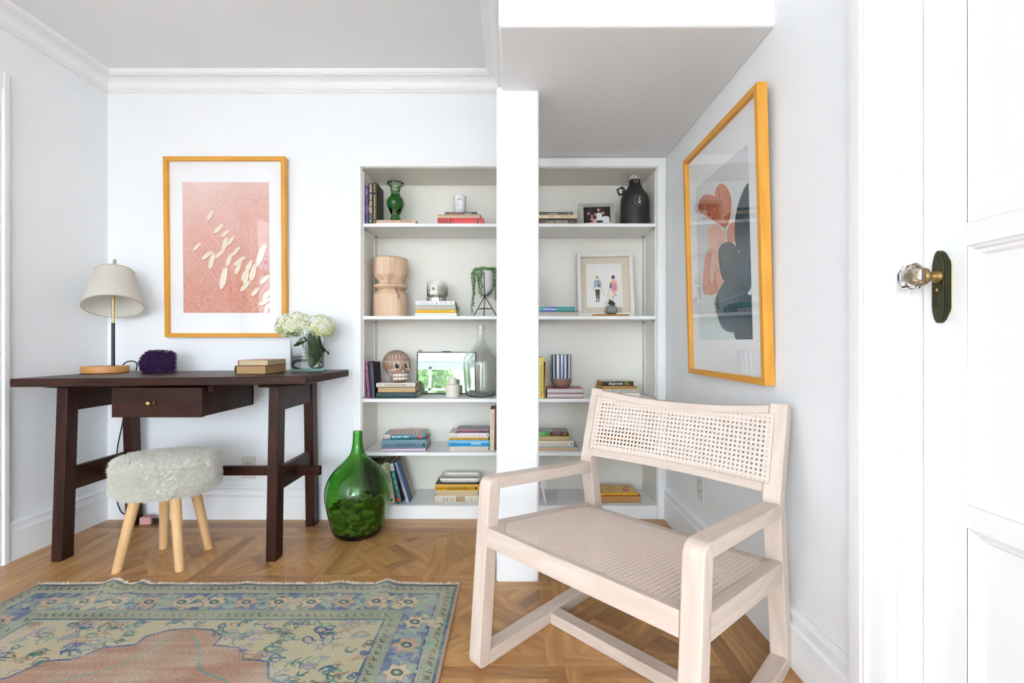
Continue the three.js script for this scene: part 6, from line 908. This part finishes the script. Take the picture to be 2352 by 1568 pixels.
  // hung on the side wall, its top tilted into the room
  f.rotation.order = 'YXZ'; f.rotation.y = -Math.PI / 2; f.rotation.x = 0.0265; f.position.set(0.7855, 0.773, 0.378 - 0.001); f.scale.x = 0.97;
}

// ------------------------------------------------------------------ hydrangeas in a glass vase on the desk
{
  const x = -0.981, z = 0.168, y = DESK(x) + 0.0012, r = 0.0745, H = 0.194;
  const vz = thing('glass_vase', 'clear glass cylinder vase with shallow water on the desk end', 'vase', [x, y, z]);
  part('glass', lathe([[0, 0], [r - 0.002, 0], [r, 0.002], [r, H - 0.001], [r - 0.0015, H], [r - 0.003, H - 0.001], [r - 0.003, 0.012], [0, 0.012]], 72), phy({ color: 0xffffff, transmission: 1, thickness: 0.003, roughness: 0, ior: 1.45, attenuationColor: new THREE.Color().setRGB(0.75, 0.9, 0.86), attenuationDistance: 0.04 }), vz);
  part('water', lathe([[0, 0.0125], [r - 0.0035, 0.0125], [r - 0.0035, 0.064], [0, 0.064]], 64), phy({ color: 0xffffff, transmission: 1, thickness: 0.05, roughness: 0, ior: 1.33 }), vz);
  const petal = (() => { const g = new THREE.PlaneGeometry(1, 1, 3, 3), p = g.attributes.position; for (let i = 0; i < p.count; i++) { let px = p.getX(i), py = p.getY(i) + 0.5; const wd = Math.sqrt(Math.max(0, py * (1.08 - py))) * 1.5 + 0.12; p.setXYZ(i, px * wd, py, 0.16 * Math.sin(py * 2.4) - 0.5 * px * px); } g.rotateX(-Math.PI / 2 + 0.35); g.computeVertexNormals(); return norm(g); })();
  const floret = mergeGeometries([0, 1, 2, 3].map((k) => petal.clone().translate(0, 0, -0.05).rotateY(k * Math.PI / 2 + 0.3)));
  const petalMats = [[250, 249, 232], [244, 247, 214], [230, 238, 176], [253, 252, 244]].map((c) => phy({ color: col(...c), roughness: 0.85, transmission: 0.35, thickness: 0, side: THREE.DoubleSide }));
  const leafGeo = (L, W) => { const g = new THREE.PlaneGeometry(1, 1, 10, 14), p = g.attributes.position; for (let i = 0; i < p.count; i++) { const px = p.getX(i), py = p.getY(i) + 0.5, wd = Math.pow(Math.sin(Math.PI * Math.pow(py, 0.75)), 0.8) * (1 + 0.05 * Math.sin(py * 60)); p.setXYZ(i, px * W * wd + 0, py * L, 0.012 * Math.sin(py * 3) - 0.25 * W * Math.abs(px) + 0.003 * Math.sin(py * 34)); } g.computeVertexNormals(); return norm(g); };
  const green = phy({ color: col(84, 128, 70), roughness: 0.5, transmission: 0.12, thickness: 0, side: THREE.DoubleSide, map: dataTex(128, 128, (u, v) => { const n = Math.abs(((v * 9 + Math.abs(u - 0.5) * 5) % 1) - 0.5) < 0.05 || Math.abs(u - 0.5) < 0.02 ? 255 : 205 + 20 * noise.noise(u * 12, v * 12, 3); return [n, n, n]; }) }), stemM = std({ color: col(112, 140, 60), roughness: 0.6 });
  const blooms = [
    ['larger cream hydrangea bloom overlapping the picture corner', [-1.040, 0.980, 0.165], [0.083, 0.062, 0.074], [0.020, 0.020], [[0.012, 0.148, 0.055, -20, 118, 40], [0.028, 0.14, 0.03, 20, 140, 10], [0.024, 0.158, 0.05, 60, 132, -30], [0.0, 0.18, 0.062, -75, 95, -40]]],
    ['smaller cream hydrangea bloom on the side away from the picture', [-0.917, 0.976, 0.170], [0.060, 0.050, 0.056], [0.046, 0.012], [[0.034, 0.140, 0.044, 30, 160, 5], [0.05, 0.135, 0.02, 70, 165, 20], [0.046, 0.10, 0.03, 10, 172, -10], [0.056, 0.15, -0.01, 110, 150, 0]]]];
  for (const [label, [bx, by, bz], rad, [sx0, sz0], leaves] of blooms) {
    const f = thing('hydrangea', label, 'flower', [bx, y + 0.0135, bz]);
    const cy = by - (y + 0.0135), L = [[], [], [], []];
    for (let k = 0; k < 165; k++) {
      const t = (k + 0.5) / 165, ph = k * 2.39996, yy = 1 - 1.72 * t, q = Math.sqrt(Math.max(0, 1 - yy * yy)), n = V(q * Math.cos(ph), yy, q * Math.sin(ph)), s = rr(0.0105, 0.0150), sc = rr(0.9, 1.06);
      const g = floret.clone().scale(s, s, s).applyQuaternion(new THREE.Quaternion().setFromUnitVectors(V(0, 1, 0), n.clone().add(V(rr(-0.35, 0.35), rr(-0.3, 0.3), rr(-0.35, 0.35))).normalize())).translate(n.x * rad[0] * sc, cy + n.y * rad[1] * sc, n.z * rad[2] * sc);
      L[yy < -0.1 ? (rnd() < 0.5 ? 1 : 2) : [0, 0, 3, 1, 0, 2, 3][Math.floor(rnd() * 7)]].push(g);
    }
    const hd = part('flower_head', new THREE.SphereGeometry(1, 20, 14).scale(rad[0] * 0.84, rad[1] * 0.84, rad[2] * 0.84).translate(0, cy, 0), std({ color: col(206, 214, 150), roughness: 0.9 }), f);
    L.forEach((g, k) => part('florets', g, petalMats[k], hd, 'stuff'));
    const ox = x - bx, oz = z - bz;
    part('stem', tube([[ox + sx0 + 0.012, 0.001, oz + sz0], [ox + sx0, 0.06, oz + sz0], [(ox + sx0) * 0.6, 0.13, (oz + sz0) * 0.6], [0, cy - 0.02, 0]], 0.0036, 40, 10), stemM, f);
    for (const [lx, ly, lz, ay, ax, az] of leaves) part('leaf', leafGeo(0.100, 0.074).rotateX(R(ax)).rotateZ(R(az * 0.5)).rotateY(R(ay)).translate(ox + lx * 0.8, ly, oz + lz * 0.6), green, f);
  }
}

// ------------------------------------------------------------------ green demijohn with wine corks
{
  const x = -0.7376, z = 0.182;
  const dj = thing('green_demijohn', 'large green glass demijohn bottle on the floor, a third full of wine corks', 'bottle', [x, 0.0006, z]);
  const od = [[0, 0.006], [0.05, 0.004], [0.088, 0.0], [0.108, 0.006], [0.1205, 0.026], [0.1285, 0.055], [0.1375, 0.092], [0.1465, 0.134], [0.1535, 0.176], [0.1542, 0.206], [0.1475, 0.240], [0.1310, 0.276], [0.1020, 0.312], [0.0620, 0.347], [0.0380, 0.374], [0.0285, 0.400], [0.0240, 0.430], [0.0225, 0.462], [0.0225, 0.478], [0.0212, 0.484]].map(([r, h]) => [r * 0.955, h]);
  const os = spline(od, 110), TH_ = 0.0034, ins = spline(od.slice(1).map(([r, h]) => [Math.max(0.003, r - TH_ - (h < 0.02 ? 0.004 : 0)), h < 0.03 ? h + 0.012 * (1 - h / 0.03) : h]), 110).reverse();
  part('glass', lathe([...os, ...ins, [0, 0.018]], 96), phy({ color: 0xffffff, transmission: 1, thickness: 0.004, roughness: 0.008, ior: 1.48, attenuationColor: new THREE.Color().setRGB(0.22, 0.62, 0.13), attenuationDistance: 0.0046 }), dj);
  // corks: dropped one by one to the lowest free spot
  const rIn = (h) => { let r = 0.05; for (let i = 1; i < od.length; i++) if (h <= od[i][1]) { const [r0, h0] = od[i - 1], [r1, h1] = od[i]; r = i < 3 ? 0.08 : lerp(r0, r1, (h - h0) / (h1 - h0)); break; } return r - TH_ - 0.002; };
  const CR = 0.0118, CL = 0.044, placed = [], hl = CL / 2 - CR;
  const segDist = (p, d, q, e) => { const r = p.clone().sub(q), b = d.dot(e), c = d.dot(r), f = e.dot(r), den = 1 - b * b; let s = den > 1e-6 ? clamp((b * f - c) / den, -hl, hl) : 0, t = clamp(b * s + f, -hl, hl); s = clamp(b * t - c, -hl, hl); return p.clone().addScaledVector(d, s).distanceTo(q.clone().addScaledVector(e, t)); };
  const fits = (p, d) => { for (const s of [-1, 1]) { const e = p.clone().addScaledVector(d, s * (hl + CR * 0.6)); if (e.y < 0.030 || Math.hypot(e.x, e.z) > rIn(e.y) - CR * 0.9) return false; } if (p.y < 0.030) return false; for (const [q, e] of placed) if (p.distanceToSquared(q) < (CL + 0.004) ** 2 && segDist(p, d, q, e) < CR * 1.93) return false; return true; };
  const cork = norm(lathe([[0, -CL / 2], [CR - 0.0012, -CL / 2], [CR, -CL / 2 + 0.0012], [CR, CL / 2 - 0.0012], [CR - 0.0012, CL / 2], [0, CL / 2]], 18));
  const ct = dataTex(256, 128, (u, v) => { const n = noise.noise(u * 20, v * 26, 4), p = noise.noise(u * 44, v * 52, 8) > 0.45 ? -60 : 0, mark = v > 0.36 && v < 0.64 && u > 0.1 && u < 0.5 && noise.noise(u * 60, v * 34, 1) > 0.05 ? -70 : 0; return [214 + 16 * n + p + mark, 182 + 16 * n + p + mark, 138 + 14 * n + p + mark]; });
  const cm = [std({ map: ct, roughness: 0.9 }), std({ map: ct, color: col(226, 216, 204), roughness: 0.9 }), std({ map: ct, color: col(200, 186, 176), roughness: 0.9 })];
  const proto = cm.map((m) => finish(new THREE.Mesh(cork, m)));
  for (let n = 0; n < 150; n++) {
    let best = null;
    for (let k = 0; k < 70; k++) {
      const a = rnd() * 6.283, tilt = rr(-0.45, 0.45), d = V(Math.cos(a) * Math.cos(tilt), Math.sin(tilt), Math.sin(a) * Math.cos(tilt)), R0 = 0.128 * Math.sqrt(rnd()), b = rnd() * 6.283, p = V(R0 * Math.cos(b), 0, R0 * Math.sin(b));
      let h = 0.2; p.y = h; if (!fits(p, d)) continue; while (h > 0.03) { p.y = h - 0.004; if (!fits(p, d)) break; h -= 0.004; } p.y = h;
      const score = h + 0.22 * Math.abs(p.x + 0.0) * (p.x < 0 ? 0.5 : 0); if (!best || score < best[2]) best = [p.clone(), d.clone(), score];
    }
    if (!best || best[0].y > 0.158) continue; placed.push(best);
  }
  placed.forEach(([p, d], i) => { const m = proto[i % 3].clone(); m.name = numbered('wine_cork'); m.position.set(p.x + x, p.y + 0.0006, p.z + z); m.quaternion.setFromUnitVectors(V(0, 1, 0), d); m.rotateY(rnd() * 6); scene.add(m); tag(m, 'used wine cork lying in the heap inside the green glass demijohn', 'cork', 'wine corks in the green demijohn'); });
}

// ------------------------------------------------------------------ worn patterned rug
{
  const X0 = -1.765, X1 = -0.200, Z0 = 0.652, ZL = 2.14, W = 1565, Hh = 1070;
  const [rc, c] = canvas(W, Hh);
  const cream = '#bdb08c', navy = '#33457c', teal = '#2a5a60', sea = '#88a48e', sage = '#8b9079', coral = '#a87a64', pink = '#c39c82', black = '#3d3831';
  c.fillStyle = cream; c.fillRect(0, 0, W, Hh);
  const border = (inset, wd, f) => { c.fillStyle = f; c.fillRect(inset, inset, W - 2 * inset, wd); c.fillRect(inset, inset, wd, Hh); c.fillRect(W - inset - wd, inset, wd, Hh); };
  border(0, 6, pink); border(6, 10, '#2b5570'); border(16, 30, sage); border(46, 5, pink); border(51, 6, '#5ea898'); border(57, 5, pink); border(62, 6, navy);
  border(68, 96, '#4c6290'); for (let k = 0; k < 900; k++) { const side_ = k % 3, t = rnd(), o2 = rr(70, 162), x = side_ === 0 ? t * W : side_ === 1 ? o2 : W - o2, y = side_ === 0 ? o2 : t * Hh; if (Math.min(x, W - x, y) < 70) continue; c.fillStyle = [sea, sage, '#9aa89a', '#b5ab8c', '#3c5284', '#7f95a0'][k % 6]; c.globalAlpha = 0.75; c.beginPath(); c.ellipse(x, y, rr(6, 26), rr(4, 12), rr(0, 3), 0, 7); c.fill(); c.globalAlpha = 1; }; border(164, 5, coral); border(169, 5, '#5ea898'); border(174, 38, sage); border(212, 8, '#2b5570');
  const runAlong = (inset, step, f) => { for (let x = inset + step / 2; x < W - inset; x += step) f(x, inset, 0); for (let y = inset + step; y < Hh + step; y += step) { f(inset, y, 1); f(W - inset, y, 2); } };
  for (const ins of [31, 193]) runAlong(ins, 26, (x, y) => { c.strokeStyle = black; c.lineWidth = 4; const s = rr(6, 10); c.beginPath(); c.moveTo(x - s, y - s + rr(-3, 3)); c.lineTo(x + rr(-2, 4), y - s * 0.4); c.lineTo(x - 4, y + 3); c.lineTo(x + s, y + s * 0.7); c.stroke(); if (rnd() < 0.5) { c.fillStyle = '#7f8f86'; c.fillRect(x - 2, y - 2, 9, 5); } });
  // main border: flower medallions between leafy scrolls
  let alt = 0; runAlong(116, 112, (x, y) => { const a = alt++ % 3;
    c.fillStyle = [sea, '#c9b795', '#8fae9f'][a]; for (let k = 0; k < 7; k++) { c.beginPath(); c.ellipse(x + 56 + rr(-30, 30), y + rr(-36, 36), rr(6, 20), rr(5, 14), rr(0, 3), 0, 7); c.fill(); }
    c.fillStyle = a ? '#d6c0a0' : pink; c.beginPath(); for (let k = 0; k < 12; k++) { const q = k / 12 * 6.283, r = (k & 1 ? 24 : 40) * (a === 1 ? 0.9 : 1); c.lineTo(x + r * Math.cos(q) * 1.1, y + r * Math.sin(q)); } c.fill(); c.strokeStyle = coral; c.lineWidth = 3; c.stroke();
    c.fillStyle = teal; c.beginPath(); c.ellipse(x, y, 17, 11, 0.4, 0, 7); c.fill(); c.strokeStyle = black; c.stroke(); c.fillStyle = cream; c.beginPath(); c.ellipse(x, y, 8, 5, 0.4, 0, 7); c.fill(); });
  // field with stepped medallion
  const med = []; const cx = W / 2, step = [[0, 262], [60, 268], [110, 300], [112, 340], [190, 352], [230, 400], [300, 410], [330, 470], [395, 500], [400, 560], [455, 600], [470, 700], [500, 780], [505, 1070]];
  for (const [dx, y] of step) med.push([cx - 20 + dx * 1.05, y]); const left = step.slice().reverse().map(([dx, y]) => [cx - 20 - dx * 1.05, y]);
  c.fillStyle = coral; c.beginPath(); [...left, ...med].forEach(([x, y], i) => i ? c.lineTo(x, y) : c.moveTo(x, y)); c.closePath(); c.fill(); c.strokeStyle = navy; c.lineWidth = 7; c.lineJoin = 'miter'; c.stroke();
  c.strokeStyle = '#4f8f86'; c.lineWidth = 5; for (const s of [-1, 1]) { c.beginPath(); c.moveTo(cx - 20 + s * 20, 300); c.bezierCurveTo(cx + s * 120, 380, cx + s * 60, 430, cx + s * 190, 470); c.bezierCurveTo(cx + s * 330, 520, cx + s * 260, 600, cx + s * 380, 660); c.stroke(); }
  for (let k = 0; k < 900; k++) { const x = rr(226, W - 226), y = rr(226, Hh), d = Math.abs(x - cx + 20); let lim = 1070; for (const [dx, yy] of step) if (d <= dx * 1.05) { lim = yy; break; } if (y > lim - 14) continue; const r = rr(9, 24); c.strokeStyle = [navy, teal, coral, '#6a5e4c', '#5f8c7c', '#8a7f96'][k % 6]; c.lineWidth = rr(3, 7); c.beginPath(); c.ellipse(x, y, r, r * 0.6, rr(0, 3), 0, rr(3, 6)); c.stroke(); c.beginPath(); c.moveTo(x - r, y + rr(-12, 12)); c.quadraticCurveTo(x, y + rr(-22, 22), x + r * 1.5, y + rr(-12, 12)); c.stroke(); if (k % 3 === 0) { c.fillStyle = [teal, pink, '#8fae9f'][k % 7 % 3]; c.beginPath(); c.ellipse(x, y, r * 0.5, r * 0.35, 0, 0, 7); c.fill(); } }
  const im = c.getImageData(0, 0, W, Hh), dat = im.data, src = dat.slice();
  const bmp = new Uint8Array(512 * 512 * 4);
  for (let y = 0; y < Hh; y++) for (let x = 0; x < W; x++) {
    const o = (y * W + x) * 4, jx = clamp(Math.round(x + 2.2 * noise.noise(x * 0.5, Math.floor(y / 3) * 1.7, 2) + 2 * noise.noise(x * 0.03, y * 0.03, 6)), 0, W - 1), jy = clamp(Math.round(y + 2 * noise.noise(Math.floor(x / 2), y * 0.3, 4)), 0, Hh - 1), q = (jy * W + jx) * 4;
    const wear = clamp(0.34 + 0.62 * fbm(x * 0.006, y * 0.006, 11, 4) + 0.22 * noise.noise(x * 0.004, y * 0.05, 3), 0, 0.8), knot = ((Math.floor(x / 2) + Math.floor(y / 2)) & 1) ? 1 : 0, th = noise.noise(Math.floor(x / 2) * 0.9, Math.floor(y / 2) * 0.9, 5), w2 = clamp(wear + (th > 0.2 ? 0.34 : th < -0.3 ? -0.2 : 0) - (knot ? 0.06 : 0), 0, 0.88), row = (y % 4 < 2 ? 7 : -7) + (x % 4 < 2 ? 4 : -4);
    for (let k = 0; k < 3; k++) dat[o + k] = clamp(lerp(src[q + k], [200, 192, 168][k], w2) + row * 1.4 + th * 26, 0, 255);
  }
  c.putImageData(im, 0, 0);
  for (let y = 0; y < 512; y++) for (let x = 0; x < 512; x++) { const o = (y * 512 + x) * 4, h = 128 + 70 * Math.sin(x * Math.PI / 4) * Math.sin(y * Math.PI / 4) + 40 * noise.noise(x * 0.2, y * 0.2, 2); bmp[o] = bmp[o + 1] = bmp[o + 2] = clamp(h, 0, 255); bmp[o + 3] = 255; }
  const bt = new THREE.DataTexture(bmp, 512, 512); bt.wrapS = bt.wrapT = THREE.RepeatWrapping; bt.repeat.set(8, 10); bt.magFilter = THREE.LinearFilter; bt.needsUpdate = true;
  const tex = canvasTex(rc); tex.wrapT = THREE.MirroredRepeatWrapping;
  const rug = thing('area_rug', 'worn vintage patterned rug in faded blue, cream and coral on the oak floor', 'rug', [(X0 + X1) / 2, 0, Z0 + ZL / 2]);
  const NX = 160, NZ = 200, w = X1 - X0, P = [], UVs = [], I = [];
  const bumps = [[0.185, 0.045, 0.020], [0.250, 0.026, 0.012], [0.72, 0.05, 0.008], [0.83, 0.04, 0.016], [0.5, 0.05, 0.004]];
  const lift = (u, v) => { let h = 0.0012 + 0.0012 * Math.abs(noise.noise(u * 7, v * 9, 3)); for (const [c0, wd, a] of bumps) h += a * Math.exp(-(((u - c0) * w) ** 2) / (wd * wd * 0.5)) * Math.exp(-v * ZL / 0.07); return h; };
  const edge = (u) => 0.006 * noise.noise(u * 12, 1, 1) + 0.003 * noise.noise(u * 40, 2, 1);
  const at = (u, v, k) => [lerp(-w / 2, w / 2, u) + (u > 0.98 || u < 0.02 ? 0.004 * noise.noise(v * 18, u * 3, 5) : 0), k ? lift(u, v) + 0.0065 : lift(u, v) - 0.0008, -ZL / 2 + ZL * v + (v < 0.002 ? edge(u) : 0)];
  for (const k of [1, 0]) for (let j = 0; j <= NZ; j++) for (let i = 0; i <= NX; i++) { P.push(...at(i / NX, j / NZ, k)); UVs.push(i / NX, 1 - j / NZ * 2); }
  const id = (i, j, k) => (k ? 0 : (NX + 1) * (NZ + 1)) + j * (NX + 1) + i;
  for (let j = 0; j < NZ; j++) for (let i = 0; i < NX; i++) { I.push(id(i, j, 1), id(i, j + 1, 1), id(i + 1, j, 1), id(i + 1, j, 1), id(i, j + 1, 1), id(i + 1, j + 1, 1)); I.push(id(i, j, 0), id(i + 1, j, 0), id(i, j + 1, 0), id(i + 1, j, 0), id(i + 1, j + 1, 0), id(i, j + 1, 0)); }
  for (let i = 0; i < NX; i++) for (const j of [0, NZ]) I.push(id(i, j, 1), id(i + 1, j, 1), id(i, j, 0), id(i + 1, j, 1), id(i + 1, j, 0), id(i, j, 0));
  for (let j = 0; j < NZ; j++) for (const i of [0, NX]) I.push(id(i, j, 1), id(i, j + 1, 1), id(i, j, 0), id(i, j + 1, 1), id(i, j + 1, 0), id(i, j, 0));
  const g = new THREE.BufferGeometry(); g.setAttribute('position', new THREE.BufferAttribute(new Float32Array(P), 3)); g.setAttribute('uv', new THREE.BufferAttribute(new Float32Array(UVs), 2)); g.setIndex(I); g.computeVertexNormals();
  part('pile', g, std({ map: tex, roughness: 1, bumpMap: bt, bumpScale: 0.0012 }), rug);
  // pale bound fringe along the far edge and a pink selvedge cord down the sides
  const fr = []; for (let k = 0; k < 2600; k++) { const u = (k + rr(0, 0.8)) / 2600, [fx, fy, fz] = at(u, 0, 1), l = rr(0.008, 0.016); const q = new THREE.CylinderGeometry(0.0008, 0.0018, l, 4, 1).translate(0, l / 2, 0).rotateX(-Math.PI / 2 + rr(-0.1, 0.5)).rotateY(rr(-0.5, 0.5)).translate(fx, fy - 0.0028, fz + 0.003); fr.push(norm(q)); }
  part('fringe', fr, std({ color: col(228, 214, 198), roughness: 1 }), rug, 'stuff');
  for (const u of [0, 1]) { const pts = []; for (let k = 0; k <= 60; k++) { const [px, py, pz] = at(u, k / 60, 1); pts.push([px, Math.max(0.0036, py - 0.003), pz]); } part('selvedge', tube(pts, 0.0033, 160, 8), std({ color: col(196, 158, 138), roughness: 1 }), rug); }
}

// ------------------------------------------------------------------ garden tree beyond the window
{
  const t = thing('garden_tree', 'leafy green tree standing outside the window behind the camera', 'tree', [-2.3, -0.22, 11.6]);
  part('trunk', lathe([[0.14, 0], [0.10, 0.4], [0.085, 1.2], [0.06, 2.4], [0, 2.5]], 12), std({ color: col(96, 80, 62), roughness: 1 }), t);
  const lf = new THREE.PlaneGeometry(0.12, 0.2, 1, 1), N = 5200, m = new THREE.InstancedMesh(lf, phy({ color: col(150, 178, 96), roughness: 0.7, transmission: 0.4, thickness: 0, side: THREE.DoubleSide }), N), m4 = new THREE.Matrix4(), e = new THREE.Euler(), q = new THREE.Quaternion();
  for (let k = 0; k < N; k++) { let p; do { p = V(rr(-1, 1), rr(-1, 1), rr(-1, 1)); } while (p.lengthSq() > 1); p.set(p.x * 1.7, 2.7 + p.y * 1.5, p.z * 1.2).add(V(0.3 * noise.noise(p.y * 3, 1, 2), 0, 0)); q.setFromEuler(e.set(rr(0, 6), rr(0, 6), rr(0, 6))); m4.compose(p, q, V(1, 1, 1)); m.setMatrixAt(k, m4); }
  m.name = 'foliage'; m.userData.kind = 'stuff'; finish(m); t.add(m);
}

renderer.render(scene, camera);
